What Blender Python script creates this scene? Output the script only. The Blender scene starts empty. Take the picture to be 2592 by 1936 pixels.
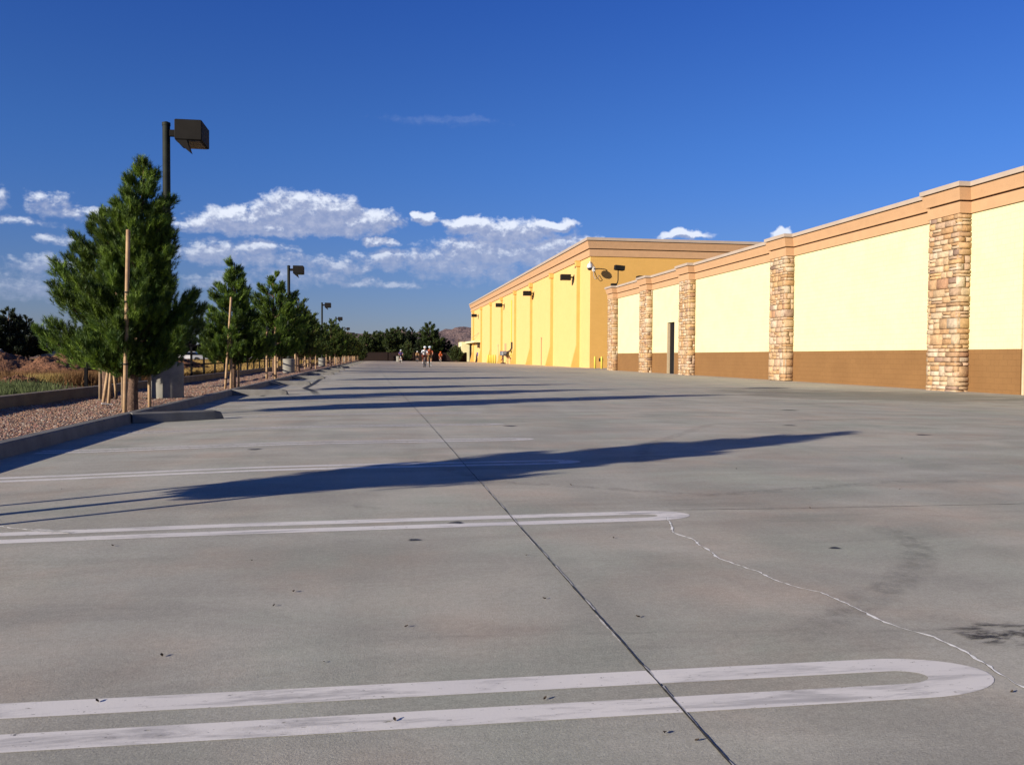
import bpy, bmesh, math, random
import numpy as np
from mathutils import Vector, Matrix

# ------------------------------------------------------------------ scene
sc = bpy.context.scene
C = sc.collection
cam_d = bpy.data.cameras.new('camera'); cam = bpy.data.objects.new('camera', cam_d); C.objects.link(cam)
cam_d.sensor_width = 36.0; cam_d.lens = 36.0 * 2200 / 2592; cam_d.clip_start = 0.05; cam_d.clip_end = 20000
cam.matrix_world = Matrix(((0.988209, -0.001406, -0.153104, 0), (-0.152993, 0.030103, -0.987769, 0),
                           (0.005997, 0.999546, 0.029533, 1.0), (0, 0, 0, 1)))
sc.camera = cam

SUN_AZ = 30.0      # horizontal direction the light travels, degrees from +X towards +Y
SUN_EL = 15.5
a, e = math.radians(SUN_AZ), math.radians(SUN_EL)
sun_dir = Vector((-math.cos(a) * math.cos(e), -math.sin(a) * math.cos(e), math.sin(e)))   # towards the sun
sd = bpy.data.lights.new('sun', 'SUN'); sd.energy = 5.0; sd.angle = math.radians(0.53); sd.color = (1.0, 0.90, 0.76)
so = bpy.data.objects.new('sun', sd); C.objects.link(so)
so.rotation_euler = sun_dir.to_track_quat('Z', 'Y').to_euler()

sc.view_settings.view_transform = 'Standard'; sc.view_settings.look = 'None'
sc.view_settings.gamma = 1.0; sc.view_settings.exposure = 0.8
sc.cycles.max_bounces = 6; sc.cycles.transparent_max_bounces = 12

world = bpy.data.worlds.new('World'); sc.world = world; world.use_nodes = True
SKY_STRENGTH = 0.05

class NB:                                   # small node builder
    def __init__(s, nt): s.nt = nt; s.n = nt.nodes; s.l = nt.links
    def new(s, t, **kw):
        nd = s.n.new(t)
        for k, v in kw.items(): setattr(nd, k, v)
        return nd
    def put(s, sock, v):
        if hasattr(v, 'is_linked') or hasattr(v, 'links'): s.l.new(v, sock)
        else: sock.default_value = v
    def m(s, op, a, b=0.0, c=0.0, clamp=False):
        nd = s.new('ShaderNodeMath', operation=op); nd.use_clamp = clamp
        s.put(nd.inputs[0], a); s.put(nd.inputs[1], b); s.put(nd.inputs[2], c)
        return nd.outputs[0]
    def mix(s, f, a, b, mode='MIX'):
        nd = s.new('ShaderNodeMix', data_type='RGBA', blend_type=mode)
        s.put(nd.inputs[0], f)
        for i, v in ((6, a), (7, b)):
            if isinstance(v, (tuple, list)): nd.inputs[i].default_value = (v[0], v[1], v[2], 1)
            else: s.l.new(v, nd.inputs[i])
        return nd.outputs[2]
    def ss(s, x, lo, hi, a=0.0, b=1.0):
        nd = s.new('ShaderNodeMapRange'); nd.interpolation_type = 'SMOOTHSTEP'
        s.put(nd.inputs[0], x); s.put(nd.inputs[1], lo); s.put(nd.inputs[2], hi); s.put(nd.inputs[3], a); s.put(nd.inputs[4], b)
        return nd.outputs[0]
    def noise(s, vec, scale, detail=4, rough=0.55, dist=0.0):
        nd = s.new('ShaderNodeTexNoise'); nd.inputs['Scale'].default_value = scale
        nd.inputs['Detail'].default_value = detail; nd.inputs['Roughness'].default_value = rough
        nd.inputs['Distortion'].default_value = dist
        if vec is not None: s.l.new(vec, nd.inputs['Vector'])
        return nd.outputs[0]
    def vec(s, x, y, z=0.0):
        nd = s.new('ShaderNodeCombineXYZ'); s.put(nd.inputs[0], x); s.put(nd.inputs[1], y); s.put(nd.inputs[2], z)
        return nd.outputs[0]
    def sep(s, v):
        nd = s.new('ShaderNodeSeparateXYZ'); s.l.new(v, nd.inputs[0]); return nd.outputs

# clouds: (azimuth deg, elevation deg, half width, half height, weight), part of the sky itself
CLOUDS = [(-4.26, 8.97, 3.81, 1.4, 1.0), (-8.5, 8.32, 3.2, 0.92, 0.95), (-0.46, 8.64, 2.44, 0.85, 1.0), (-10.69, 7.98, 1.83, 0.55, 0.6),
 (-5.12, 7.99, 5.19, 0.52, 0.75), (2.97, 8.91, 0.79, 0.4, 0.9), (6.14, 8.43, 2.29, 0.67, 1.0), (11.45, 8.46, 1.68, 0.49, 1.0),
 (8.87, 8.16, 3.36, 0.79, 0.8), (7.36, 6.81, 4.58, 1.04, 0.75), (11.92, 6.83, 3.36, 1.22, 0.75), (-7.39, 6.83, 1.83, 0.46, 0.7),
 (-10.42, 6.33, 2.29, 0.67, 0.6), (-0.02, 7.37, 1.28, 0.27, 0.7), (-7.39, 6.03, 4.88, 0.55, 0.4), (-2.23, 5.69, 1.68, 0.43, 0.6),
 (1.33, 6.28, 2.75, 0.67, 0.55), (-0.46, 4.64, 3.66, 0.27, 0.45), (5.55, 5.75, 3.97, 0.79, 0.5), (-4.84, 4.95, 3.36, 0.55, 0.3),
 (-9.61, 4.52, 2.14, 0.49, 0.45), (-19.3, 8.62, 1.04, 0.6, 0.38), (-17.62, 8.18, 2.29, 0.43, 0.40), (-20.82, 7.46, 1.53, 0.24, 0.22),
 (-21.6, 8.72, 0.49, 0.55, 0.3), (-19.09, 5.16, 2.29, 0.55, 0.5), (-18.6, 6.65, 1.07, 0.24, 0.35), (-20.28, 3.83, 2.75, 0.76, 0.35),
 (19.82, 7.84, 1.83, 0.37, 0.85), (25.96, 7.79, 0.98, 0.46, 1.0), (4.3, 14.96, 3.36, 0.27, 0.28), (9.5, 5.18, 3.66, 0.61, 0.25)]
def build_world():
    nt = world.node_tree; nt.nodes.clear(); b = NB(nt)
    out = b.new('ShaderNodeOutputWorld'); bg = b.new('ShaderNodeBackground'); bg.inputs[1].default_value = SKY_STRENGTH
    nt.links.new(bg.outputs[0], out.inputs[0])
    sky = b.new('ShaderNodeTexSky', sky_type='NISHITA'); sky.sun_disc = False
    sky.sun_elevation = math.radians(SUN_EL)
    sky.sun_rotation = math.atan2(sun_dir.x, sun_dir.y)
    sky.air_density = 1.0; sky.dust_density = 0.3; sky.ozone_density = 2.5; sky.altitude = 700
    tc = b.new('ShaderNodeTexCoord'); x, y, z = b.sep(tc.outputs['Generated'])
    az = b.m('MULTIPLY', b.m('ARCTAN2', x, y), 57.2958)
    el = b.m('MULTIPLY', b.m('ARCSINE', z), 57.2958)
    def field(du, dv):
        u = b.m('ADD', az, du) if du else az
        v = b.m('ADD', el, dv) if dv else el
        wv_ = b.vec(u, b.m('MULTIPLY', v, 1.3), 4.0)
        u2 = b.m('ADD', u, b.m('MULTIPLY_ADD', b.noise(wv_, 0.7, 3, 0.5), 2.6, -1.3))
        v2 = b.m('ADD', v, b.m('MULTIPLY_ADD', b.noise(b.vec(b.m('MULTIPLY', v, 1.3), u, 9.0), 0.8, 4, 0.55), 1.1, -0.55))
        best = None
        for (cx, cy, rx, ry, w) in CLOUDS:
            px = b.m('MULTIPLY_ADD', u2, 1 / (rx * 1.02), -cx / (rx * 1.02)); py = b.m('MULTIPLY_ADD', v2, 1 / (ry * 1.0), -cy / (ry * 1.0))
            r2 = b.m('ADD', b.m('MULTIPLY', px, px), b.m('MULTIPLY', py, py))
            g = b.m('MULTIPLY_ADD', r2, -w, w)
            g = b.m('MAXIMUM', g, -1.0)
            best = g if best is None else b.m('SMOOTH_MAX', best, g, 0.25)
        vv = b.vec(u, b.m('MULTIPLY', v, 1.35))
        n1 = b.noise(vv, 0.9, 8, 0.62, 0.25)
        n2 = b.noise(vv, 3.2, 5, 0.6, 0.1)
        n = b.m('ADD', b.m('MULTIPLY_ADD', n1, 1.7, -0.80), b.m('MULTIPLY_ADD', n2, 0.55, -0.27))
        return b.m('ADD', best, n)
    f0 = field(0, 0); f1 = field(-0.22, 0.42)
    alpha = b.ss(f0, -0.22, 0.62)
    lit = b.ss(b.m('SUBTRACT', f0, f1), 0.05, 0.80)
    # darker, greyer where the cloud is deep below its top
    vv = b.vec(az, b.m('MULTIPLY', el, 1.3)); nn = b.noise(vv, 1.6, 5, 0.6)
    body = b.mix(b.ss(nn, 0.35, 0.7), (3.3, 4.1, 6.6), (4.9, 5.5, 7.6))
    col = b.mix(lit, body, (10.2, 10.8, 12.1))
    # far low clouds stay dim and close to the sky, and are thinner
    low = b.ss(el, 4.0, 8.5, 0.45, 1.0)
    col = b.mix(low, (4.4, 5.1, 7.1), col)
    alpha = b.m('MULTIPLY', alpha, b.ss(el, 3.0, 8.0, 0.50, 0.90))
    alpha = b.m('MULTIPLY', alpha, b.ss(el, 12.0, 14.5, 1.0, 0.07))
    # clear desert air: paler low down, deeper blue higher up
    tint = b.mix(b.ss(el, -1.0, 14.0), (0.57, 0.60, 0.97), (0.39, 0.70, 1.38))
    tint = b.mix(b.ss(el, 12.0, 27.0), tint, (0.27, 0.60, 1.50))
    tint = b.mix(b.ss(el, 27.0, 60.0), tint, (0.15, 0.34, 0.90))  # overhead sky above the view darkened to cut fill light
    mixc = b.mix(alpha, b.mix(1.0, sky.outputs[0], tint, 'MULTIPLY'), col)
    nt.links.new(mixc, bg.inputs[0])
build_world()
world.cycles.sampling_method = 'MANUAL'; world.cycles.sample_map_resolution = 512

# ------------------------------------------------------------------ helpers
def tag(o, label=None, cat=None, group=None, kind=None):
    if label: o['label'] = label
    if cat: o['category'] = cat
    if group: o['group'] = group
    if kind: o['kind'] = kind
    return o
def empty(name, loc=(0, 0, 0), rz=0.0):
    o = bpy.data.objects.new(name, None); o.location = loc; o.rotation_euler = (0, 0, rz); o.empty_display_size = 0.2
    C.objects.link(o); return o
def link(name, me, mats, parent=None, smooth=False):
    o = bpy.data.objects.new(name, me); C.objects.link(o)
    if mats is not None:
        for m_ in (mats if isinstance(mats, (list, tuple)) else [mats]): me.materials.append(m_)
    if smooth: me.polygons.foreach_set('use_smooth', [True] * len(me.polygons))
    if parent: o.parent = parent
    return o
def np_mesh(name, V, F, col=None, smooth=False):
    V = np.asarray(V, dtype=np.float32); F = np.asarray(F, dtype=np.int32)
    me = bpy.data.meshes.new(name); k = F.shape[1]
    me.vertices.add(len(V)); me.vertices.foreach_set('co', V.ravel())
    me.loops.add(F.size); me.loops.foreach_set('vertex_index', F.ravel())
    me.polygons.add(len(F)); me.polygons.foreach_set('loop_start', np.arange(0, F.size, k, dtype=np.int32))
    me.polygons.foreach_set('loop_total', np.full(len(F), k, dtype=np.int32))
    me.update(calc_edges=True); me.validate()
    if col is not None:
        at = me.color_attributes.new('Col', 'FLOAT_COLOR', 'POINT')
        c4 = np.ones((len(V), 4), dtype=np.float32); c4[:, :3] = col; at.data.foreach_set('color', c4.ravel())
    if smooth: me.polygons.foreach_set('use_smooth', np.ones(len(F), dtype=bool))
    return me
class MB:
    """collects shapes with a transform and links them as one mesh object"""
    def __init__(s): s.V = []; s.F = []; s.M = []; s.mi = 0
    def add(s, V, F):
        n = len(s.V); s.V += [tuple(v) for v in V]; s.F += [tuple(i + n for i in f) for f in F]; s.M += [s.mi] * len(F)
    def box(s, x0, x1, y0, y1, z0, z1, R=None, o=(0, 0, 0)):
        V = [(x, y, z) for z in (z0, z1) for y in (y0, y1) for x in (x0, x1)]
        F = [(0, 2, 3, 1), (4, 5, 7, 6), (0, 1, 5, 4), (2, 6, 7, 3), (0, 4, 6, 2), (1, 3, 7, 5)]
        if R is not None: V = [tuple(R @ Vector(v) + Vector(o)) for v in V]
        s.add(V, F)
    def bbox(s, x0, x1, y0, y1, z0, z1, b=0.01):
        """box with chamfered edges (stacked octagonal-ish rings)"""
        V = []; F = []
        for z, i in ((z0, b), (z0 + b, 0), (z1 - b, 0), (z1, b)):
            V += [(x0 + i + b, y0 + i, z), (x1 - i - b, y0 + i, z), (x1 - i, y0 + i + b, z), (x1 - i, y1 - i - b, z),
                  (x1 - i - b, y1 - i, z), (x0 + i + b, y1 - i, z), (x0 + i, y1 - i - b, z), (x0 + i, y0 + i + b, z)]
        for r in range(3):
            for k in range(8): a_ = r * 8 + k; b_ = r * 8 + (k + 1) % 8; F.append((a_, b_, b_ + 8, a_ + 8))
        F.append(tuple(range(7, -1, -1))); F.append(tuple(range(24, 32)))
        s.add(V, F)
    def tube(s, pts, rads, n=8, cap=True):
        pts = [Vector(p) for p in pts]
        if not isinstance(rads, (list, tuple)): rads = [rads] * len(pts)
        V = []; F = []; up = None
        for i, p in enumerate(pts):
            d = (pts[min(i + 1, len(pts) - 1)] - pts[max(i - 1, 0)]).normalized()
            if up is None: up = Vector((0, 0, 1)) if abs(d.z) < 0.9 else Vector((1, 0, 0))
            r_ = d.cross(up).normalized(); u_ = r_.cross(d).normalized(); up = u_
            for k in range(n):
                t = 2 * math.pi * k / n; V.append(p + (r_ * math.cos(t) + u_ * math.sin(t)) * rads[i])
        for i in range(len(pts) - 1):
            for k in range(n): a_ = i * n + k; b_ = i * n + (k + 1) % n; F.append((a_, b_, b_ + n, a_ + n))
        if cap: F.append(tuple(range(n - 1, -1, -1))); F.append(tuple(range((len(pts) - 1) * n, len(pts) * n)))
        s.add(V, F)
    def lathe(s, prof, n=24, c=(0, 0), a0=0):
        V = []; F = []
        for r_, z in prof:
            for k in range(n): t = 2 * math.pi * k / n + a0; V.append((c[0] + r_ * math.cos(t), c[1] + r_ * math.sin(t), z))
        for i in range(len(prof) - 1):
            for k in range(n): a_ = i * n + k; b_ = i * n + (k + 1) % n; F.append((a_, b_, b_ + n, a_ + n))
        F.append(tuple(range(n - 1, -1, -1))); F.append(tuple(range((len(prof) - 1) * n, len(prof) * n)))
        s.add(V, F)
    def mesh(s, name):
        me = bpy.data.meshes.new(name); me.from_pydata(s.V, [], s.F); me.polygons.foreach_set('material_index', s.M); me.update(); return me
    def build(s, name, mats, parent=None, smooth=False):
        o = link(name, s.mesh(name), mats, parent)
        if smooth:
            me = o.data; me.polygons.foreach_set('use_smooth', [True] * len(me.polygons))
            try: me.set_sharp_from_angle(angle=math.radians(40))
            except Exception: pass
        return o
def copy_tree(o, parent=None):
    c = o.copy(); C.objects.link(c); c.parent = parent
    for ch in list(o.children): copy_tree(ch, c)
    return c
def sstep(x, lo, hi):
    t = min(1, max(0, (x - lo) / (hi - lo))); return t * t * (3 - 2 * t)
def gz(x, y):
    return -0.13 * sstep(x, 5, 18) - 0.05 * sstep(-x, 0.5, 3.6) * sstep(y, 3, 8) - 0.10 * sstep(y, 90, 200)

# ------------------------------------------------------------------ materials
def base_mat(name, rough=0.8, metal=0.0, spec=0.3):
    m = bpy.data.materials.new(name); m.use_nodes = True; nt = m.node_tree
    p = nt.nodes['Principled BSDF']; p.inputs['Roughness'].default_value = rough; p.inputs['Metallic'].default_value = metal
    p.inputs['Specular IOR Level'].default_value = spec
    return m, NB(nt), p
def wpos(b): return b.new('ShaderNodeNewGeometry').outputs['Position']
def opos(b): return b.new('ShaderNodeTexCoord').outputs['Object']
ALB = 0.73        # paint and mineral colours are given for full sun; this brings them to measured albedo
def mat(name, c, rough=0.8, metal=0.0, spec=0.3, var=0.12, scale=6.0, bump=0.0, bscale=60.0, c2=None, world_=True, bdist=0.01, alb=True):
    m, b, p = base_mat(name, rough, metal, spec)
    P = wpos(b) if world_ else opos(b)
    c = tuple(v * ALB for v in c) if alb else c
    if c2 is None: c2 = tuple(v * (1 - 2 * var) for v in c)
    elif alb: c2 = tuple(v * ALB for v in c2)
    f = b.ss(b.noise(P, scale, 6, 0.6), 0.3, 0.7)
    b.put(p.inputs['Base Color'], b.mix(f, c2, c))
    if bump:
        bn = b.new('ShaderNodeBump'); bn.inputs['Strength'].default_value = bump; bn.inputs['Distance'].default_value = bdist
        b.l.new(b.noise(P, bscale, 4, 0.6), bn.inputs['Height']); b.l.new(bn.outputs[0], p.inputs['Normal'])
    return m
def attr_mat(name, rough=0.8, spec=0.2, var=0.15, scale=20.0, bump=0.0, bscale=40, bdist=0.01, trans=0.0):
    m, b, p = base_mat(name, rough, 0, spec)
    at = b.new('ShaderNodeVertexColor', layer_name='Col')
    f = b.ss(b.noise(opos(b), scale, 5, 0.6), 0.25, 0.75, ALB * (1 - var), ALB * (1 + var))
    c = b.mix(1.0, at.outputs[0], b.vec(f, f, f), 'MULTIPLY')
    b.put(p.inputs['Base Color'], c)
    if bump:
        bn = b.new('ShaderNodeBump'); bn.inputs['Strength'].default_value = bump; bn.inputs['Distance'].default_value = bdist
        b.l.new(b.noise(opos(b), bscale, 4, 0.6), bn.inputs['Height']); b.l.new(bn.outputs[0], p.inputs['Normal'])
    if trans:
        tr = b.new('ShaderNodeBsdfTranslucent'); b.l.new(c, tr.inputs[0]); mx = b.new('ShaderNodeMixShader'); mx.inputs[0].default_value = trans
        b.l.new(p.outputs[0], mx.inputs[1]); b.l.new(tr.outputs[0], mx.inputs[2])
        b.l.new(mx.outputs[0], b.nt.nodes['Material Output'].inputs[0])
    return m
def paving_mat():
    m, b, p = base_mat('lot_concrete', 0.82, 0, 0.25)
    P = wpos(b); x, y, z = b.sep(P)
    big = b.noise(P, 0.22, 5, 0.6); mid = b.noise(b.vec(b.m('MULTIPLY', x, 0.45), y, z), 1.3, 6, 0.62, 0.6)
    c = b.mix(b.ss(big, 0.3, 0.7), (0.495, 0.465, 0.405), (0.585, 0.53, 0.44))
    # faint pinkish and greenish areas of the cured slab
    c = b.mix(b.ss(b.noise(P, 0.9, 5, 0.6), 0.45, 0.7, 0.0, 0.8), c, (0.58, 0.475, 0.385))
    c = b.mix(b.ss(b.noise(b.vec(y, x, 3.0), 0.8, 5, 0.6), 0.45, 0.72, 0.0, 0.75), c, (0.455, 0.46, 0.38))
    k = b.ss(mid, 0.28, 0.74, 0.80, 1.10); c = b.mix(1.0, c, b.vec(k, k, k), 'MULTIPLY')
    # broad streaks swept along the drive and worn dark wheel paths
    st = b.noise(b.vec(b.m('MULTIPLY', x, 0.9), b.m('MULTIPLY', y, 0.14), 1.0), 2.0, 5, 0.6, 0.3)
    k = b.ss(st, 0.3, 0.72, 0.93, 1.05); c = b.mix(1.0, c, b.vec(k, k, k), 'MULTIPLY')
    st2 = b.noise(b.vec(b.m('MULTIPLY', x, 0.18), b.m('MULTIPLY', y, 1.6), 7.0), 1.6, 6, 0.65, 0.8)
    k = b.ss(st2, 0.56, 0.75, 1.0, 0.80); c = b.mix(1.0, c, b.vec(k, k, k), 'MULTIPLY')
    # oily dark area by the building's near door
    dx = b.m('MULTIPLY_ADD', x, 1 / 5.5, -15.2 / 5.5); dy = b.m('MULTIPLY_ADD', y, 1 / 5.0, -24.5 / 5.0)
    d = b.m('ADD', b.m('ADD', b.m('MULTIPLY', dx, dx), b.m('MULTIPLY', dy, dy)), b.m('MULTIPLY_ADD', mid, 2.2, -1.1))
    k = b.ss(d, 0.2, 1.3, 0.62, 1.0); c = b.mix(1.0, c, b.vec(k, k, k), 'MULTIPLY')
    # brownish dusty slab farther out
    c = b.mix(b.ss(y, 40, 110, 0.0, 0.6), c, (0.60, 0.49, 0.38))
    # grit and pits
    fine = b.noise(P, 130, 4, 0.8); k = b.ss(fine, 0.3, 0.7, 0.80, 1.16); c = b.mix(1.0, c, b.vec(k, k, k), 'MULTIPLY')
    sp = b.noise(P, 34, 5, 0.75); k = b.ss(sp, 0.35, 0.68, 0.91, 1.07); c = b.mix(1.0, c, b.vec(k, k, k), 'MULTIPLY')
    c = b.mix(1.0, c, (0.77, 0.79, 0.775), 'MULTIPLY')
    b.put(p.inputs['Base Color'], c)
    bn = b.new('ShaderNodeBump'); bn.inputs['Strength'].default_value = 0.6; bn.inputs['Distance'].default_value = 0.003
    b.l.new(b.noise(P, 120, 6, 0.75), bn.inputs['Height']); b.l.new(bn.outputs[0], p.inputs['Normal'])
    return m
def paint_line_mat(name='line_paint', wear=0.0):
    m, b, p = base_mat(name, 0.6, 0, 0.35)
    P = wpos(b); x, y, z = b.sep(P)
    n = b.noise(b.vec(b.m('MULTIPLY', x, 1.2), b.m('MULTIPLY', y, 7.0), z), 1.6, 7, 0.7, 0.4)
    c = b.mix(b.ss(n, 0.47, 0.66), (0.74, 0.70, 0.64), (0.40, 0.38, 0.35))
    c = b.mix(b.ss(y, 5.5, 13, 0.0, 0.6), c, (0.43, 0.41, 0.38))
    n3 = b.noise(P, 1.1, 4, 0.6); c = b.mix(b.ss(n3, 0.4, 0.7, 0.0, 0.5), c, (0.60, 0.57, 0.54))
    b.put(p.inputs['Base Color'], c)
    chip = b.noise(b.vec(b.m('MULTIPLY', x, 1.0), b.m('MULTIPLY', y, 2.5), z), 22, 5, 0.75)
    far = b.ss(y, 4, 14, 0.645, 0.55)
    al = b.ss(b.m('SUBTRACT', chip, far), -0.02, 0.02, 1.0, 0.0)
    b.put(p.inputs['Alpha'], al)
    bn = b.new('ShaderNodeBump'); bn.inputs['Strength'].default_value = 0.25; bn.inputs['Distance'].default_value = 0.002
    b.l.new(b.noise(P, 110, 5, 0.7), bn.inputs['Height']); b.l.new(bn.outputs[0], p.inputs['Normal'])
    return m
def mark_mat(name, c, lo, hi, amax, scale=5.0, sx=1.0, sy=1.0):
    """rubber, oil, painted shadow: soft patchy film"""
    m, b, p = base_mat(name, 0.7, 0, 0.3)
    p.inputs['Base Color'].default_value = (*c, 1)
    P = wpos(b); x, y, z = b.sep(P)
    at = b.new('ShaderNodeVertexColor', layer_name='Col'); r, g, bl = b.sep(at.outputs[0])
    n = b.noise(b.vec(b.m('MULTIPLY', x, sx), b.m('MULTIPLY', y, sy), z), scale, 6, 0.7, 0.3)
    al = b.m('MULTIPLY', b.m('MULTIPLY', b.ss(n, lo, hi), r), amax)
    b.put(p.inputs['Alpha'], al)
    return m
def block_wall_mat(name, c, c2, bw=0.6, bh=0.2, axis='Y', mort=0.006, jcol=0.9, bump=0.5, rough=0.85, grain=45):
    c = tuple(v * ALB for v in c); c2 = tuple(v * ALB for v in c2)
    m, b, p = base_mat(name, rough, 0, 0.2)
    P = wpos(b); x, y, z = b.sep(P)
    h = b.m('ADD', x, y)
    br = b.new('ShaderNodeTexBrick'); br.inputs['Scale'].default_value = 1.0; br.inputs['Mortar Size'].default_value = mort
    br.inputs['Mortar Smooth'].default_value = 0.5
    br.inputs['Brick Width'].default_value = bw; br.inputs['Row Height'].default_value = bh
    br.inputs['Color1'].default_value = (1, 1, 1, 1); br.inputs['Color2'].default_value = (0.965, 0.965, 0.965, 1); br.inputs['Mortar'].default_value = (jcol, jcol, jcol, 1)
    b.l.new(b.vec(h, z, 0), br.inputs['Vector'])
    cc = b.mix(b.ss(b.noise(P, 0.8, 6, 0.65), 0.3, 0.75), c, c2)
    sp = b.ss(b.noise(P, 30, 4, 0.7), 0.3, 0.7, 0.93, 1.05); cc = b.mix(1.0, cc, b.vec(sp, sp, sp), 'MULTIPLY')
    cc = b.mix(1.0, cc, br.outputs['Color'], 'MULTIPLY')
    b.put(p.inputs['Base Color'], cc)
    bn = b.new('ShaderNodeBump'); bn.inputs['Strength'].default_value = bump; bn.inputs['Distance'].default_value = 0.006
    hh = b.m('ADD', b.m('MULTIPLY', br.outputs['Fac'], -0.8), b.noise(P, grain, 4, 0.7))
    b.l.new(hh, bn.inputs['Height']); b.l.new(bn.outputs[0], p.inputs['Normal'])
    return m

M = {}
M['paving'] = paving_mat()
M['line'] = paint_line_mat()
M['rubber'] = mark_mat('rubber_film', (0.03, 0.03, 0.035), 0.35, 0.7, 0.20, 9)
M['spot_and_shadow'] = mark_mat('spot_and_shadow_film', (0.02, 0.025, 0.04), 0.2, 0.5, 0.85, 9)  # dark film for spots and for the painted curved shadows
M['oil'] = mark_mat('oil_film', (0.03, 0.028, 0.03), 0.42, 0.66, 0.7, 7, 1.0, 2.2)
M['joint'] = mat('joint_filler', (0.10, 0.095, 0.085), 0.9, var=0.3, scale=30)
M['joint_soft'] = mat('worn_joint', (0.33, 0.315, 0.29), 0.9, var=0.2, scale=8)
M['spall'] = mat('chipped_concrete', (0.85, 0.82, 0.75), 0.9, var=0.2, scale=40)
M['crackfill'] = mat('crack_filler', (0.95, 0.93, 0.86), 0.9, var=0.12, scale=25, alb=False)
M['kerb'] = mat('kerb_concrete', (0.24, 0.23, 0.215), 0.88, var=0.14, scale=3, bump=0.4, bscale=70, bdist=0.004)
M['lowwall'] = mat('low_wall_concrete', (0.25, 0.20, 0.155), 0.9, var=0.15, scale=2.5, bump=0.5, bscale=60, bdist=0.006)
M['gravel_bed'] = mat('gravel_bed', (0.42, 0.25, 0.175), 0.95, c2=(0.27, 0.16, 0.12), scale=28, bump=1.0, bscale=45, bdist=0.03)
M['gravel'] = attr_mat('gravel_stone', 0.9, 0.2, 0.12)
M['dirt'] = mat('field_dirt', (0.28, 0.15, 0.085), 0.95, c2=(0.17, 0.095, 0.06), scale=1.1, bump=0.9, bscale=9, bdist=0.08)
M['mound'] = mat('mound_dirt', (0.27, 0.125, 0.065), 0.95, c2=(0.16, 0.075, 0.042), scale=2.5, bump=1.0, bscale=8, bdist=0.12)
M['desert'] = mat('desert_ground', (0.36, 0.26, 0.16), 0.95, c2=(0.26, 0.18, 0.11), scale=0.05, bump=0.4, bscale=0.6, bdist=0.3)
M['needles'] = attr_mat('pine_needles', 0.55, 0.25, 0.25, 3.0, trans=0.18)
M['bark'] = mat('pine_bark', (0.20, 0.125, 0.085), 0.95, c2=(0.09, 0.055, 0.04), scale=22, bump=1.0, bscale=35, bdist=0.02, world_=False)
M['stake'] = mat('peeled_pole', (0.52, 0.35, 0.19), 0.75, c2=(0.36, 0.22, 0.12), scale=7, bump=0.3, bscale=30)
M['stake_grey'] = mat('weathered_pole', (0.30, 0.20, 0.12), 0.85, c2=(0.20, 0.14, 0.09), scale=7, bump=0.3, bscale=30)
M['tie'] = mat('black_tie', (0.012, 0.012, 0.012), 0.7)
M['bronze'] = mat('dark_bronze_paint', (0.018, 0.016, 0.014), 0.75, spec=0.12, var=0.15, scale=3)
M['polegreen'] = mat('dark_green_pole_paint', (0.022, 0.028, 0.022), 0.7, spec=0.18, var=0.2, scale=4)
M['lens'] = mat('lamp_glass', (0.12, 0.12, 0.11), 0.2, spec=0.6)
M['barrel'] = mat('pole_base_concrete', (0.30, 0.285, 0.245), 0.92, c2=(0.22, 0.21, 0.18), scale=4, bump=0.4, bscale=80, bdist=0.004, world_=False)
M['fence'] = mat('black_fence_paint', (0.010, 0.010, 0.012), 0.85, spec=0.08)
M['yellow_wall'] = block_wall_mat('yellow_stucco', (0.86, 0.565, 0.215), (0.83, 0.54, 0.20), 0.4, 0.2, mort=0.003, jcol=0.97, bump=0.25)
M['yellow_wall_shaded'] = block_wall_mat('yellow_stucco_shaded', (0.74, 0.43, 0.12), (0.71, 0.41, 0.11), 0.4, 0.2, mort=0.003, jcol=0.97, bump=0.25)  # same yellow paint deepened: shade of the less lit side put into the colour
M['yellow_pipe'] = mat('downspout_yellow_shaded', (0.84, 0.48, 0.13), 0.6, var=0.05, scale=1)  # yellow deepened to orange, painting in the downspouts' less lit sides
M['cream_wall'] = block_wall_mat('cream_block', (0.84, 0.79, 0.46), (0.78, 0.725, 0.415), 0.4, 0.2, mort=0.006, jcol=0.86, bump=0.6)
M['brown_wall'] = block_wall_mat('brown_split_block', (0.285, 0.150, 0.056), (0.255, 0.132, 0.049), 0.4, 0.2, mort=0.006, jcol=0.86, bump=0.8, grain=28)
M['cornice'] = mat('peach_stucco_trim', (0.60, 0.36, 0.19), 0.85, var=0.04, scale=2, bump=0.2, bscale=60, bdist=0.004)
M['coping'] = mat('metal_coping', (0.52, 0.42, 0.33), 0.5, spec=0.4, var=0.05, scale=1)
M['reveal'] = mat('groove_shadow', (0.10, 0.045, 0.03), 0.9, var=0.1)  # dark tone paints the shadow lines in the cornice grooves
M['stone'] = attr_mat('ashlar_stone', 0.9, 0.2, 0.22, 9.0, bump=0.9, bscale=22, bdist=0.02)
M['mortar'] = mat('stone_mortar', (0.30, 0.20, 0.12), 0.95, var=0.2, scale=10)
M['blackdoor'] = mat('black_door_paint', (0.008, 0.008, 0.009), 0.6, spec=0.2)
M['shaded_cream'] = mat('jamb_shaded_cream', (0.62, 0.48, 0.30), 0.7, var=0.06)  # cream deepened to tan, painting weaker light on recess and end faces
M['roof'] = mat('flat_roof_sheet', (0.5, 0.5, 0.48), 0.9)
M['bollard'] = mat('yellow_safety_paint', (0.82, 0.66, 0.10), 0.5, var=0.06, scale=5)
M['grey_metal'] = mat('grey_galvanised', (0.30, 0.31, 0.33), 0.5, metal=0.3, var=0.15, scale=8)
M['dark_metal'] = mat('dark_brown_metal', (0.06, 0.045, 0.035), 0.5)
M['rust'] = mat('rusty_valve', (0.32, 0.12, 0.05), 0.8)
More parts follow.
